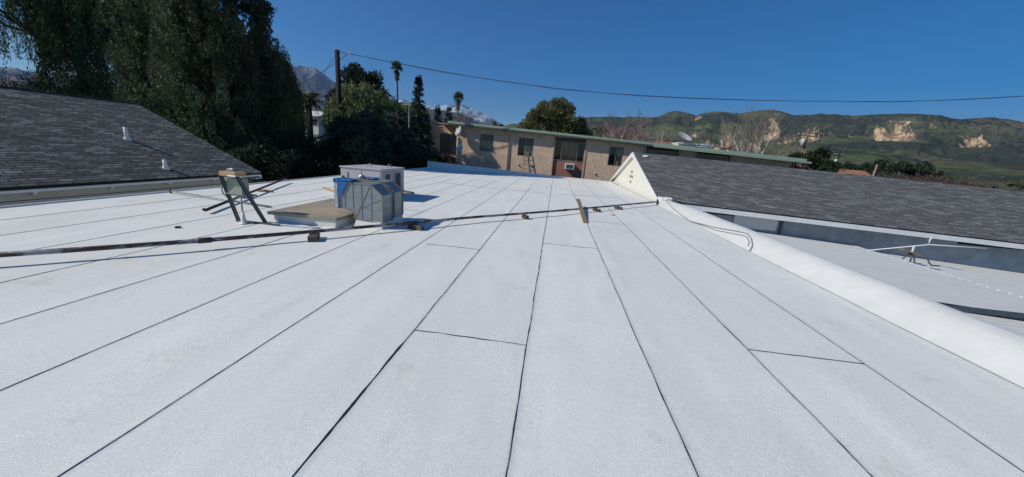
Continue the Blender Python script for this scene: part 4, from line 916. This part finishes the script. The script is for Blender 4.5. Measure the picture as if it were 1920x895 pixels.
def tree(name, label, cat, X, Y, ztop, rx_, ry_, zbot, mat, kind='clump', n=16000, leaf=.22, lw=.5, seed=0, nclump=60, cr=.28, group=None, z0=GZ, trunk_r=.3, bark=None, flat_top=1.0, droop=0.0):
    rng = np.random.default_rng(seed)
    t = thing(name, label, cat, (X, Y, z0), group=group)
    h = ztop - z0; hb = zbot - z0; cz = (h+hb)/2; rz_ = (h-hb)/2
    mb = MB(); trunk_mesh(mb, (0, 0, -.1), (0, 0, cz), trunk_r, trunk_r*.55, wob=.08, rng=rng)
    # clumps on lobes
    cen = []
    while len(cen) < nclump:
        v = rng.normal(size=3); v /= np.linalg.norm(v); rad = rng.uniform(.35, 1.0)**.6
        lob = 1 + .22*math.sin(3*math.atan2(v[1], v[0])+seed) + .12*math.sin(5*v[2]+seed*2)
        p = np.array([v[0]*rx_*rad*lob, v[1]*ry_*rad*lob, cz + v[2]*rz_*rad*flat_top])
        p[2] = min(p[2], h - .15*rz_*rng.random()); cen.append(p*[.86, .86, 1] )
    cen = np.array(cen)
    for c in cen[:14]: trunk_mesh(mb, (0, 0, hb*.8+.2*cz*rng.random()), tuple(c), trunk_r*.35, .03, n=4, wob=.25, rng=rng)
    mb.build('trunk', bark or M_BARK, t, smooth=True)
    idx = rng.integers(0, len(cen), n); R_ = cr*min(rx_, rz_)*rng.uniform(.6, 1.25, len(cen))
    v = rng.normal(size=(n, 3)); v /= np.linalg.norm(v, axis=1, keepdims=True); rad = rng.random(n)**.45
    C = cen[idx] + v*(R_[idx]*rad)[:, None]*[1, 1, .8]
    D = v*.6 + rng.normal(size=(n, 3))*.6 + np.array([0, 0, .25 - droop])
    V, F = leaves(C, D, leaf*rng.uniform(.6, 1.4, n), leaf*lw*rng.uniform(.6, 1.3, n), rng)
    mesh_np('crown', V, F, mat, t)
    return t
def weeping(name, label, cat, X, Y, ztop, r, zbot, mat, n=26000, seed=0, strand=1.6, leaf=.2, z0=GZ, group=None, lw=.3):
    rng = np.random.default_rng(seed); t = thing(name, label, cat, (X, Y, z0), group=group)
    h = ztop-z0; hb = zbot-z0; mb = MB(); trunk_mesh(mb, (0, 0, -.1), (0, 0, h*.55), .4, .22, wob=.15, rng=rng)
    ns = int(420*(r/3.5)**1.3) if r > 3.5 else 420; C = []; D = []
    v = rng.normal(size=(ns, 3)); v[:, 2] = np.abs(v[:, 2])*.9-.25; v /= np.linalg.norm(v, axis=1, keepdims=True)
    rad = rng.uniform(.45, 1, ns)**.5; cz = hb + (h-hb)*.55
    P = np.stack([v[:, 0]*r*rad, v[:, 1]*r*rad, cz + v[:, 2]*(h-cz)*rad], 1)
    for p in P[:22]: trunk_mesh(mb, (0, 0, h*.4), tuple(p*[.8, .8, .95]), .13, .03, n=4, wob=.3, rng=rng)
    mb.build('trunk', M_BARK, t, smooth=True)
    per = n//ns
    for p in P:
        L = strand*rng.uniform(.6, 1.5); out = np.array([p[0], p[1], 0]); out /= (np.linalg.norm(out)+1e-6)
        u = rng.random(per)
        c = p[None] + out[None]*(.35*np.sqrt(u))[:, None]*L*.5 + np.array([0, 0, -1])[None]*(u**1.3*L)[:, None] + rng.normal(size=(per, 3))*.13
        C.append(c); D.append(np.stack([out[0]*.3+rng.normal(size=per)*.25, out[1]*.3+rng.normal(size=per)*.25, -1+rng.normal(size=per)*.25], 1))
    C = np.concatenate(C); D = np.concatenate(D); C[:, 2] = np.maximum(C[:, 2], .2)
    V, F = leaves(C, D, leaf*rng.uniform(.7, 1.6, len(C)), leaf*lw*rng.uniform(.7, 1.3, len(C)), rng); mesh_np('crown', V, F, mat, t); return t
def cypress(name, label, X, Y, ztop, r, seed, n=34000, group=None, zb=-2.4, mat=None):
    rng = np.random.default_rng(seed); t = thing(name, label, 'tree', (X, Y, GZ), group=group); h = ztop-GZ
    mb = MB(); trunk_mesh(mb, (0, 0, -.1), (0, 0, h*.85), .28, .08, wob=.05, rng=rng); mb.build('trunk', M_BARK, t, smooth=True)
    npl = 330; zz = rng.uniform(.5, h*.97, npl); th = rng.uniform(0, 2*math.pi, npl)
    env = r*np.clip(1.05*np.sin(np.clip(zz/h*1.02, 0, 1)**.55*math.pi)**.45, .15, 1)*(1+.16*np.sin(th*3+zz*.8))
    rr_ = env*rng.uniform(.55, 1.0, npl)
    P = np.stack([np.cos(th)*rr_, np.sin(th)*rr_, zz], 1); hL = rng.uniform(.7, 1.7, npl); rL = rng.uniform(.16, .36, npl)
    idx = rng.integers(0, npl, n); u = rng.random(n)
    wd = rL[idx]*np.sin(np.clip(u*.93+.07, 0, 1)*math.pi)**.6
    a = rng.uniform(0, 2*math.pi, n); q = rng.random(n)**.4
    lean = np.stack([np.cos(th), np.sin(th)], 1)[idx]*(.25*u*hL[idx])[:, None]*.5
    C = P[idx] + np.stack([np.cos(a)*wd*q + lean[:, 0], np.sin(a)*wd*q + lean[:, 1], u*hL[idx]-.4], 1)
    D = np.stack([np.cos(a)*.6+rng.normal(size=n)*.35, np.sin(a)*.6+rng.normal(size=n)*.35, .9+rng.normal(size=n)*.35], 1)
    V, F = leaves(C, D, rng.uniform(.09, .24, n), rng.uniform(.03, .075, n), rng); mesh_np('crown', V, F, mat or M_CYP, t); return t
def conifer(name, label, X, Y, ztop, r, seed, n=22000, group=None, mat=None, tip=1.0):
    """deodar: tiers of drooping fronds round a straight stem, nodding leader"""
    rng = np.random.default_rng(seed); t = thing(name, label, 'tree', (X, Y, GZ), group=group); h = ztop-GZ
    mb = MB(); mb.tube([(0, 0, -.1), (0, 0, h*.5), (.03*h*.3, 0, h*.93), (.03*h*.5, 0, h)], [.3, .17, .05, .02], 7)
    nb = 330; zf = 1 - rng.random(nb)**.8
    C = []; D = []; S_ = []
    per = n//nb
    for k in range(nb):
        f = zf[k]; z = .12*h + f*.87*h; L = r*(1-f)**(.85*tip)*rng.uniform(.65, 1.1) + .05; a = rng.uniform(0, 2*math.pi)
        d = np.array([math.cos(a), math.sin(a)])
        if k % 5 == 0: mb.tube([(0, 0, z), (d[0]*L*.5, d[1]*L*.5, z+.08*L), (d[0]*L, d[1]*L, z-.12*L)], [.05, .035, .01], 5, cap=False)
        m = max(12, int(per*(.3+1.4*L/r))); u = rng.random(m)**.75
        side = rng.normal(size=m)*.20*L*(1.0-u*.75)
        px_ = d[0]*u*L - d[1]*side; py_ = d[1]*u*L + d[0]*side
        pz_ = z + .18*L*u - .32*L*u*u + rng.normal(size=m)*.05 - np.abs(side)*.2
        C.append(np.stack([px_, py_, pz_], 1)); D.append(np.stack([d[0]+rng.normal(size=m)*.7, d[1]+rng.normal(size=m)*.7, -.25+rng.normal(size=m)*.35], 1))
    C = np.concatenate(C); D = np.concatenate(D); m = len(C)
    mb.build('trunk', M_BARK, t, smooth=True)
    V, F = leaves(C, D, rng.uniform(.14, .34, m), rng.uniform(.04, .09, m), rng); mesh_np('crown', V, F, mat or M_DEO, t); return t
def fan_palm(name, label, X, Y, zcrown, r, seed, skirt=1.4, group=None, tr=.22):
    rng = np.random.default_rng(seed); t = thing(name, label, 'palm tree', (X, Y, GZ), group=group); h = zcrown-GZ
    lean = rng.normal()*.4
    b = MB(); b.tube([(0, 0, -.1), (lean*.3, 0, h*.3), (lean*.8, 0, h*.7), (lean, 0, h)], [tr*1.5, tr*1.1, tr, tr*.95], 9); b.build('trunk', M_BARK, t, smooth=True)
    def fronds(nf, el0, el1, L, mat, name, zoff):
        C = []; D = []; LL = []
        for k in range(nf):
            a = rng.uniform(0, 2*math.pi); e = rng.uniform(el0, el1); d = np.array([math.cos(a)*math.cos(e), math.sin(a)*math.cos(e), math.sin(e)])
            o_ = np.array([lean, 0, h+zoff*rng.random()]); base = o_ + d*L*.35
            s = np.cross(d, [0, 0, 1.]); s /= np.linalg.norm(s)+1e-6; u_ = np.cross(s, d)
            for j in range(15):
                q = (j-7)/7*1.35; dd = d*math.cos(q) + s*math.sin(q) + np.array([0, 0, -.25*abs(q)]) + rng.normal(size=3)*.05
                C.append(base); D.append(dd); LL.append(L*.65*(1-.25*abs(q)))
            C.append(o_); D.append(d); LL.append(L*.4)
        V, F = leaves(np.array(C), np.array(D), np.array(LL), .10*L*np.ones(len(C))*.7, rng); mesh_np(name, V, F, mat, t)
    fronds(46, -.5, 1.45, r, M_PALMF, 'crown', .3)
    if skirt: fronds(46, -1.5, -.7, r*.75, M_DRYF, 'dry_skirt', -skirt)
    return t
def feather_palm(name, label, X, Y, zcrown, r, seed, z0=GZ):
    rng = np.random.default_rng(seed); t = thing(name, label, 'palm tree', (X, Y, z0)); h = zcrown-z0
    b = MB(); b.tube([(0, 0, -.1), (0, 0, h)], [.4, .34], 10); b.build('trunk', M_BARK, t, smooth=True)
    C = []; D = []; LL = []
    for k in range(44):
        a = rng.uniform(0, 2*math.pi); e = rng.uniform(-.2, 1.35); hd = np.array([math.cos(a), math.sin(a), 0]); s = np.array([-hd[1], hd[0], 0])
        for j in range(34):
            u = (j+1)/34; p = hd*r*u*math.cos(e*(1-.2*u)) + np.array([0, 0, r*(u*math.sin(e) - .55*u*u)]) + [0, 0, h]
            for sg in (-1, 1):
                C.append(p); D.append(s*sg + hd*.55 + np.array([0, 0, -.35])); LL.append(r*.22*(1-.5*u)+.05)
    V, F = leaves(np.array(C), np.array(D), np.array(LL), .05+.01*r, rng); mesh_np('crown', V, F, M_PALMF, t); return t
def bare_tree(name, label, X, Y, ztop, spread, seed, bark=M_PALE, twig=M_PINKTWIG, stems=3, depth=5, group=None, r0=.13, wl=1.0, z0=GZ, wr=.012):
    rng = random.Random(seed); t = thing(name, label, 'bare tree', (X, Y, z0), group=group); h = ztop-z0
    big = MB(); V = []; F = []
    def grow(p, d, L, r, lv):
        q = p + d*L
        mid = p + d*L*.5 + Vector((rng.gauss(0, 1), rng.gauss(0, 1), rng.gauss(0, 1)))*L*.05
        if lv >= depth-2: tw.tube([p, mid, q], [max(r, wr), max(r*.8, wr*.9), max(r*.6, wr*.7)], 3, cap=False)
        else: big.tube([p, mid, q], [r, r*.85, r*.68], 6, cap=False)
        if lv == depth: return
        nc = 3 if lv < depth-1 else 4
        for _ in range(nc):
            nd = (d + Vector((rng.gauss(0, 1), rng.gauss(0, 1), rng.gauss(.25, .5)))*.42*spread).normalized()
            f = rng.uniform(.45, 1.0)
            grow(p.lerp(q, f), nd, L*rng.uniform(.58, .80), r*.6, lv+1)
    tw = MB()
    for s in range(stems):
        a = rng.uniform(0, 6.28); d = Vector((math.cos(a)*.28*spread, math.sin(a)*.28*spread, 1)).normalized()
        grow(Vector((math.cos(a)*.2, math.sin(a)*.2, 0)), d, h*.36*wl, r0, 0)
    # scale to requested height
    zs = max(v[2] for v in tw.v); k = h/zs
    for m_ in (big, tw): m_.v = [(a, b_, c*k) for a, b_, c in m_.v]
    big.build('trunk', bark, t, smooth=True); tw.build('twigs', twig, t); return t
def X_at(px_, py_, Y): return atY(px_, py_, Y).x
def Z_at(px_, py_, Y): return atY(px_, py_, Y).z

gc = 'tall dark cypresses behind the shingled house'
cypress('cypress_tree', 'leftmost tall dark cypress rising behind the shingled roof ridge', X_at(325, 230, 18.2), 18.2, 15.5, 2.0, 1, group=gc, n=80000)
cypress('cypress_tree', 'middle tall dark cypress with the thickest column', X_at(400, 240, 17.6), 17.6, 16.5, 1.95, 2, group=gc, n=80000)
cypress('cypress_tree', 'rightmost tall dark cypress beside the weeping pepper tree', X_at(458, 240, 18.8), 18.8, 15.8, 1.75, 3, group=gc, n=70000, mat=M_CYPD)
# branch poking out near the top
p0 = atY(455, 14, 18.5); p1 = atY(505, 12, 18.2)
weeping('pepper_tree', 'huge dark pepper tree at the far left behind the house', 'tree', X_at(160, 200, 26), 26, 21.0, 9.0, -2.5, M_PEP, n=190000, seed=5, strand=2.6)
weeping('pepper_tree', 'dark pepper tree filling the gap between the far left one and the cypresses', 'tree', X_at(262, 200, 25), 25, 15, 4.4, -2.5, M_PEP, n=70000, seed=15, strand=2.4)
weeping('pepper_tree', 'drooping pepper tree between the cypresses and the mountain', 'tree', X_at(494, 200, 21.5), 21.5, Z_at(490, 45, 21.5), 1.9, -2.0, M_PEP, n=38000, seed=6, strand=2.2)
weeping('pepper_tree', 'bright green feathery pepper tree behind the utility pole', 'tree', X_at(688, 200, 30), 30, Z_at(680, 152, 30), 3.15, 0.0, M_PEPB, n=36000, seed=7, strand=1.2, leaf=.24)
tree('pine_tree', 'dark round topped pine behind the bright pepper tree', 'tree', X_at(683, 180, 40), 40, Z_at(683, 129, 40), 3.6, 3.6, 3.0, M_OAK, n=20000, leaf=.28, seed=8, nclump=70, cr=.24)
gd = 'dark cedars along the left edge of the white roof'
for lb, px_, py_, Y, r, sd_ in (('tallest pointed cedar left of the snowy mountain', 785, 140, 28.5, 2.3, 21), ('small pointed cedar just left of the apartment block corner', 821, 194, 36.0, 2.0, 22), ('small pointed cedar rising behind the apartment block corner', 842, 196, 35.0, 1.9, 23),
                           ('wide dark cedar under the utility pole', 645, 214, 23.5, 2.4, 24), ('wide dark cedar above the pink air conditioner', 690, 205, 24.0, 3.2, 25), ('dark cedar right of the air conditioner, in front of the tallest one', 742, 208, 25.5, 2.3, 26)):
    conifer('cedar_tree', lb, X_at(px_, py_, Y), Y, Z_at(px_, py_, Y), r, sd_, group=gd, n=26000 if r > 2 else 12000, tip=1.25 if py_ < 200 else .55)
for lb, px_, py_, Y, r, sd_ in (('dark leafy tree low behind the far left part of the shingle ridge', 60, 150, 22, 4.5, 131), ('dark leafy tree low behind the shingle ridge under the left pepper tree', 190, 140, 23.5, 4.2, 132), ('dark leafy tree behind the ridge end, left of the cypress foot', 265, 160, 23.5, 3.4, 133)):
    tree('leafy_tree', lb, 'tree', X_at(px_, py_, Y), Y, Z_at(px_, py_, Y), r, r*.8, GZ+1.0, M_PEP, n=26000, leaf=.2, lw=.35, seed=sd_, nclump=90, cr=.3, group='low dark trees behind the shingle ridge', trunk_r=.2)
hostc = [o for o in bpy.data.objects if o.name.startswith('cypress_tree') and 'rightmost' in o.get('label', '')][0]
hl = hostc.location; q0 = atY(452, 16, 18.6) - hl; q1 = atY(482, 10, 18.3) - hl; q2 = atY(504, 15, 18.1) - hl
b = MB(); b.tube([q0, q1, q2], [.05, .035, .015], 6); bo = b.build('branch', M_BARK, hostc)
rg = np.random.default_rng(77); u = rg.random(900); P_ = np.array(q0)[None]*(1-u[:, None]) + np.array(q2)[None]*u[:, None] + rg.normal(size=(900, 3))*[.12, .12, .10]
V, F = leaves(P_, rg.normal(size=(900, 3)) + [.8, 0, 0], .22, .06, rg); mesh_np('sprays', V, F, M_CYPD, bo)
# low shrubs below the cedars
gs = 'dark shrubs growing below the cedars'
for lb, px_, py_, Y, r, sd_ in (('dark shrub between the shingled roof corner and the cedars', 530, 262, 20.0, 2.2, 31), ('dark shrub left of the pink air conditioner', 585, 256, 21.5, 2.0, 32), ('dark shrub directly behind the pink air conditioner', 660, 262, 21.0, 2.0, 33), ('dark shrub under the tallest cedar', 770, 262, 25.8, 2.0, 34), ('leafy dark shrub below the corner dish', 830, 285, 28.6, 1.5, 35), ('dark shrub under the rightmost cypress', 480, 272, 16.5, 2.2, 36)):
    tree('shrub', lb, 'shrub', X_at(px_, py_, Y), Y, Z_at(px_, py_, Y), r, r, GZ+.4, M_SHRUB, n=9000, leaf=.2, seed=sd_, nclump=36, cr=.34, group=gs, trunk_r=.12)
gp = 'fan palms on the skyline'
weeping('pepper_tree', 'smaller bright tree just behind the street lamp', 'tree', X_at(772, 200, 32), 32, Z_at(772, 184, 32), 1.7, 0.0, M_PEPB, n=14000, seed=17, strand=.9, leaf=.22)
fan_palm('fan_palm', 'tallest thin fan palm against the sky left of the cedar tip', X_at(748, 125, 90), 90, Z_at(748, 128, 90), 1.9, 41, skirt=2.0, group=gp)
fan_palm('fan_palm', 'shorter fan palm standing before the snowy mountain', X_at(859, 183, 90), 90, Z_at(859, 185, 90), 1.75, 42, skirt=2.0, group=gp)
feather_palm('feather_palm', 'bushy palm behind the white far house at the left', X_at(578, 190, 42), 42, Z_at(578, 190, 42), 2.6, 43)
feather_palm('feather_palm', 'dark short palm between the olive tree and the bare pink trees', X_at(1125, 250, 60), 60, Z_at(1125, 247, 60), 1.9, 44)
tree('olive_green_tree', 'broad olive green tree standing alone behind the apartment block eave', 'tree', X_at(1038, 215, 48), 48, Z_at(1040, 184, 48), 4.5, 3.6, 1.2, M_EUC, n=30000, leaf=.30, seed=51, nclump=80, cr=.26)
tree('round_tree', 'dark tree low beside the right side of the olive tree', 'tree', X_at(1085, 240, 56), 56, Z_at(1085, 222, 56), 2.6, 2.4, 1.0, M_OAK, n=9000, leaf=.28, seed=52, nclump=36)
tree('small_tree', 'small yellowish tree before the foot of the snowy mountain', 'tree', X_at(931, 232, 60), 60, Z_at(931, 223, 60), 1.6, 1.6, 1.0, M_EUC, n=3500, leaf=.25, seed=53, nclump=24)
bare_tree('bare_tree', 'small leafless tree on the skyline right of the short fan palm', X_at(886, 200, 70), 70, Z_at(886, 187, 70), 1.0, 61, twig=M_TWIG, bark=M_TWIG, stems=1, depth=5, r0=.16, wr=.02)
gbt = 'bare pinkish trees with pale trunks'
bare_tree('bare_tree', 'left of the two bare pink twigged trees with pale trunks', X_at(1153, 230, 46), 46, Z_at(1153, 205, 46), .9, 62, stems=4, depth=5, group=gbt, r0=.11, wr=.010)
bare_tree('bare_tree', 'right and taller of the two bare pink twigged trees', X_at(1197, 230, 46), 46, Z_at(1200, 199, 46), .9, 63, stems=5, depth=5, group=gbt, r0=.12, wr=.010)
bare_tree('bare_tree', 'tallest leafless tree with pale forked branches above the right eave', X_at(1437, 240, 44), 44, Z_at(1450, 186, 44), .85, 64, bark=M_PALE, twig=M_TWIG, stems=2, depth=5, r0=.12, wr=.008)
bare_tree('bare_tree', 'low pale leafless shrub tree right of the tallest bare tree', X_at(1468, 270, 42), 42, Z_at(1470, 252, 42), 1.3, 65, bark=M_PALE, twig=M_TWIG, stems=4, depth=4, r0=.08, wr=.010)
bare_tree('bare_tree', 'low leafless tree left of the tallest bare tree', X_at(1398, 262, 46), 46, Z_at(1398, 250, 46), 1.1, 66, bark=M_TWIG, twig=M_TWIG, stems=3, depth=4, r0=.07, wr=.010)
tree('dark_tree', 'dark bushy tree at the right end of the green eave', 'tree', X_at(1518, 300, 40), 40, Z_at(1515, 277, 40), 2.2, 2.2, -.6, M_OAK, n=14000, leaf=.24, seed=54, nclump=40)
tree('dark_tree', 'smaller dark tree right of the one at the eave end', 'tree', X_at(1548, 310, 44), 44, Z_at(1548, 297, 44), 1.4, 1.4, -.5, M_OAK, n=7000, leaf=.22, seed=55, nclump=28)
gf = 'far trees in the valley beyond the shingle ridge'
for i, (lb, px_, py_, Y, r) in enumerate((('far round tree just right of the transformer pole', 1603, 306, 110, 6), ('far round tree above the tiled roof end', 1625, 300, 115, 7), ('far round tree behind the short slanted pole', 1665, 303, 120, 7), ('far wide tree right of the slanted pole', 1700, 305, 120, 6), ('far tree near the right end of the ridge', 1745, 318, 120, 6), ('lone dark tree low on the green slope at right', 1738, 300, 180, 4))):
    tree('valley_tree', lb, 'tree', X_at(px_, py_, Y), Y, Z_at(px_, py_, Y), r, r*.8, GZ+1, M_OAK, n=5000, leaf=.7, seed=70+i, nclump=40, cr=.3, group=gf, trunk_r=.4)
for i in range(9):
    px_ = 1640 + 34*i + rnd.uniform(-8, 8); Y = rnd.uniform(85, 105)
    tree('dry_thicket', 'dry grey brown thicket in the valley beyond the shingle ridge', 'thicket', X_at(px_, 330, Y), Y, Z_at(px_, 322 + .07*(px_-1640), Y), 4.0, 3.0, GZ+.2, M_DRYSH, n=2500, leaf=.5, lw=.2, seed=90+i, nclump=24, cr=.4, group='dry thickets beyond the shingle ridge', trunk_r=.1)
# far-off scattered town trees read as one mass
rng = np.random.default_rng(5); nC = 420
A = rng.uniform(R(-72), R(62), nC); D_ = rng.uniform(70, 430, nC); sz = rng.uniform(2.2, 4.5, nC)
k = 170; cen = np.stack([np.sin(A)*D_, np.cos(A)*D_, GZ + sz*.6], 1)
v = rng.normal(size=(nC, k, 3)); v /= np.linalg.norm(v, axis=2, keepdims=True)
C = cen[:, None] + v*(sz[:, None]*rng.random((nC, k))**.35)[..., None]*[1, 1, .75]
C = C.reshape(-1, 3); V, F = leaves(C, rng.normal(size=C.shape), rng.uniform(.6, 1.3, len(C)), .6, rng)
o = mesh_np('far_woods', V, F, M_SHRUB); tag(o, 'distant belt of dark treetops in the valley', 'trees', kind='stuff')

# ------------------------------------------------------------------ poles, wires, lamp
def pole(name, label, px_, pyt, Y, r, mat, lean=(0, 0), arm=None, trans=False, group=None):
    p = atY(px_, pyt, Y); t = thing(name, label, 'utility pole', (p.x-lean[0], Y, GZ), group=group)
    b = MB(); b.tube([(0, 0, -.2), (lean[0], lean[1], p.z-GZ)], [r*1.25, r], 12); b.build('shaft', mat, t, smooth=True)
    if arm:
        b = MB(); zz = p.z-GZ-arm[1]; b.bar((lean[0]-arm[0], 0, zz+.0), (lean[0]+arm[0], .3, zz-arm[0]*.1), .12, .12); b.build('crossarm', M_RPOLE if arm[2:] else mat, t)
        for q in (-.9, -.45, .45, .9): b = MB(); b.tube([(lean[0]+arm[0]*q, .15+.15*q, zz+.05), (lean[0]+arm[0]*q, .15+.15*q, zz+.26)], .05, 6); b.build('insulator', M_DISH, t)
    if trans:
        b = MB(); zz = p.z-GZ-trans; b.tube([(lean[0]*.9-.38, -.1, zz-.45), (lean[0]*.9-.38, -.1, zz+.45), (lean[0]*.9-.38, -.1, zz+.5)], [.26, .26, .14], 12); b.build('transformer', M_DISH, t, smooth=True)
    return t
pole('utility_pole', 'tall dark wooden utility pole above the cedars', 632, 94, 27, .17, M_POLE)
pole('utility_pole', 'reddish pole with a crossarm and grey transformer before the clay scars', 1517, 241, 55, .12, M_RPOLE, lean=(-.1, 0), arm=(1.2, .9), trans=1.9)
pole('utility_pole', 'dark pole with a pale transformer above the terracotta roof', 1575, 288, 75, .14, M_POLE, arm=(1.0, .3), trans=1.6)
pole('utility_pole', 'short weathered pole slanting above the shingle ridge at right', 1645, 309, 48, .09, M_TWIG, lean=(.35, 0))
pole('utility_pole', 'thin grey pole behind the middle of the green eave', 1244, 246, 75, .13, M_TWIG, arm=(1.0, 1.0))
pole('utility_pole', 'stub of a grey pole at the foot of the dark tree', 1508, 308, 40, .07, M_TWIG)
# the long service wire: hangs in the vertical plane between the pole and one beyond the frame
P0w = atY(634, 97, 27); P1w = Vector((52, 38, 0))
def in_plane(px_, py_, P0=P0w, P1=P1w):
    d = ray(px_, py_); a = np.array([d[0], d[1]]); q = np.array([P1.x-P0.x, P1.y-P0.y])
    t = (P0.x*q[1] - P0.y*q[0]) / (a[0]*q[1] - a[1]*q[0]); return Vector((a[0]*t, a[1]*t, CAM_H + d[2]*t))
wp = [(634, 97), (655, 101), (700, 110), (748, 119.5), (830, 134.5), (900, 146.5), (970, 156.5), (1040, 165.5), (1120, 173.5), (1200, 180), (1300, 185), (1400, 188), (1500, 190), (1600, 190.8), (1680, 190.3), (1755, 189), (1840, 185.5), (1930, 180), (2050, 170)]
b = MB(); b.tube([in_plane(*q) for q in wp], .019, 6); b.tube([in_plane(x, y) + Vector((0, .05, .05*math.sin(x/17.0))) for x, y in wp], .012, 5)
tag(b.build('service_wire', M_BLACKW, None, smooth=True), 'long black twisted wire sagging across the sky from the utility pole', 'wire')
b = MB(); q = in_plane(653, 101); b.tube([q+Vector((-.1, 0, .3)), q+Vector((.15, 0, 0)), q+Vector((-.05, 0, -.25))], .03, 6); b.tube([q+Vector((-.25, 0, -.02)), q+Vector((.25, 0, .05))], .04, 6); tag(b.build('wire_clamp', M_DISH, None), 'pale clamp on the wire just right of the utility pole', 'clamp')
b = MB(); b.tube([atY(653, 101, 27), atY(615, 128, 27.2), atY(575, 152, 27.5), atY(548, 166, 28)], .022, 6); tag(b.build('service_wire', M_BLACKW, None), 'wire running down left from the clamp in front of the brown mountain', 'wire')
b = MB(); b.tube([atY(631, 103, 27), atY(618, 120, 27.2), atY(606, 140, 27.5)], .015, 5); tag(b.build('service_wire', M_BLACKW, None), 'thin short wire dropping from the pole top in front of the mountain', 'wire')
for i, (a, c, lb) in enumerate((((1517, 250, 55), (1980, 262, 70), 'thin wire from the reddish pole running right across the hills'), ((1575, 291, 75), (1760, 268, 60), 'thin wire rising right from the dark transformer pole'))):
    p, q = atY(*a), atY(*c); b = MB(); b.tube([p.lerp(q, k/10) - Vector((0, 0, 1.2*math.sin(math.pi*k/10))) for k in range(11)], .02, 5); tag(b.build('service_wire', M_BLACKW, None), lb, 'wire')
sl_ = thing('street_lamp', 'pale street lamp with a single arm above the cedars', 'street lamp', (X_at(767, 200, 26.9), 26.9, GZ))
zt = Z_at(767, 194, 26.9)-GZ
b = MB(); b.tube([(0, 0, 0), (0, 0, zt)], [.045, .028], 10); b.build('post', M_ALU, sl_, smooth=True)
b = MB(); b.tube([(0, 0, zt-.1), (-.25, 0, zt+.05), (-.5, 0, zt+.08)], .025, 8); b.build('arm', M_DISH, sl_, smooth=True)
b = MB(); b.tube([(-.45, 0, zt+.08), (-.55, 0, zt+.09), (-.72, 0, zt+.09), (-.85, 0, zt+.07)], [.03, .06, .07, .03], 10); b.build('lamp_head', M_WHITE, sl_, smooth=True)

# ------------------------------------------------------------------ far houses
def house(name, label, px_, py_, Y, w, d, wallh, roofh, wall, roof, axis='x', chim=None, wins=2):
    """py_: pixel row of the ridge"""
    p = atY(px_, py_, Y); t = thing(name, label, 'house', (p.x, Y, GZ)); zr = p.z-GZ; ze = zr-roofh
    b = MB(); b.box((-w/2, 0, 0), (w/2, d, ze)); 
    b.prism([(-w/2, .02, ze), (-w/2, d-.02, ze), (-w/2, d/2, zr-.12)], (w, 0, 0)); b.build('wall', wall, t)
    b = MB(); o_ = .5
    b.add([(-w/2-o_, -o_, ze-.1), (w/2+o_, -o_, ze-.1), (w/2+o_, d/2, zr), (-w/2-o_, d/2, zr), (w/2+o_, d+o_, ze-.1), (-w/2-o_, d+o_, ze-.1)], [(0, 1, 2, 3), (3, 2, 4, 5)])
    r_ = b.build('roof', roof, t); s_ = r_.modifiers.new('s', 'SOLIDIFY'); s_.thickness = .15
    for k in range(wins):
        x = -w/2 + w*(k+.5)/wins; b = MB(); b.box((x-.55, -.06, ze-1.6), (x+.55, .0, ze-.5)); f = b.build('window', M_WHITE, t)
        b = MB(); b.box((x-.45, -.08, ze-1.5), (x+.45, -.062, ze-.6)); b.build('pane', M_DARK, f)
    if chim:
        for (cx, ch, cm) in chim:
            b = MB(); b.box((cx-.2, d*.42, zr-roofh*.5), (cx+.2, d*.42+.4, zr+ch)); b.box((cx-.25, d*.42-.05, zr+ch-.12), (cx+.25, d*.42+.45, zr+ch)); b.build('chimney', cm, t)
    return t
house('far_house', 'white walled far house under the bushy palm', 576, 205, 52, 3.4, 6, 4, .8, M_FARWALL, M_FARWALL, wins=3)
house('far_house', 'grey roofed far house with an orange chimney pot', 597, 197, 60, 4.5, 6, 4, 1.6, M_FARWALL, M_GREYSH, chim=[(.6, 1.6, simple('orange_chimney_pot', (0.75, 0.38, 0.12), rough=.6))])
house('tiled_house', 'terracotta roofed house with two small chimneys beyond the shingle ridge', 1590, 317, 62, 11, 9, 3, 2.2, M_FARWALL, M_TERRA, chim=[(-1.8, .5, M_TERRA), (1.9, .3, M_TERRA)])
house('tiled_house', 'low terracotta roofed house below the dark tree at the eave end', 1497, 308, 66, 8, 8, 3, 1.6, M_FARWALL, M_TERRA)
house('far_house', 'small terracotta chimney house behind the eave left of the big dish', 1250, 265, 80, 3.0, 5, 4, 1.0, M_TERRA, M_TERRA, wins=1)
house('far_house', 'grey roofed house behind the pale trunks of the bare pink trees', 1158, 258, 70, 8, 8, 4, 1.4, M_FARWALL, M_GREYSH)
house('far_house', 'pale flat house near the street lamp behind the cedars', 757, 192, 75, 2.4, 4, 4, .5, M_FARWALL, M_FARWALL)
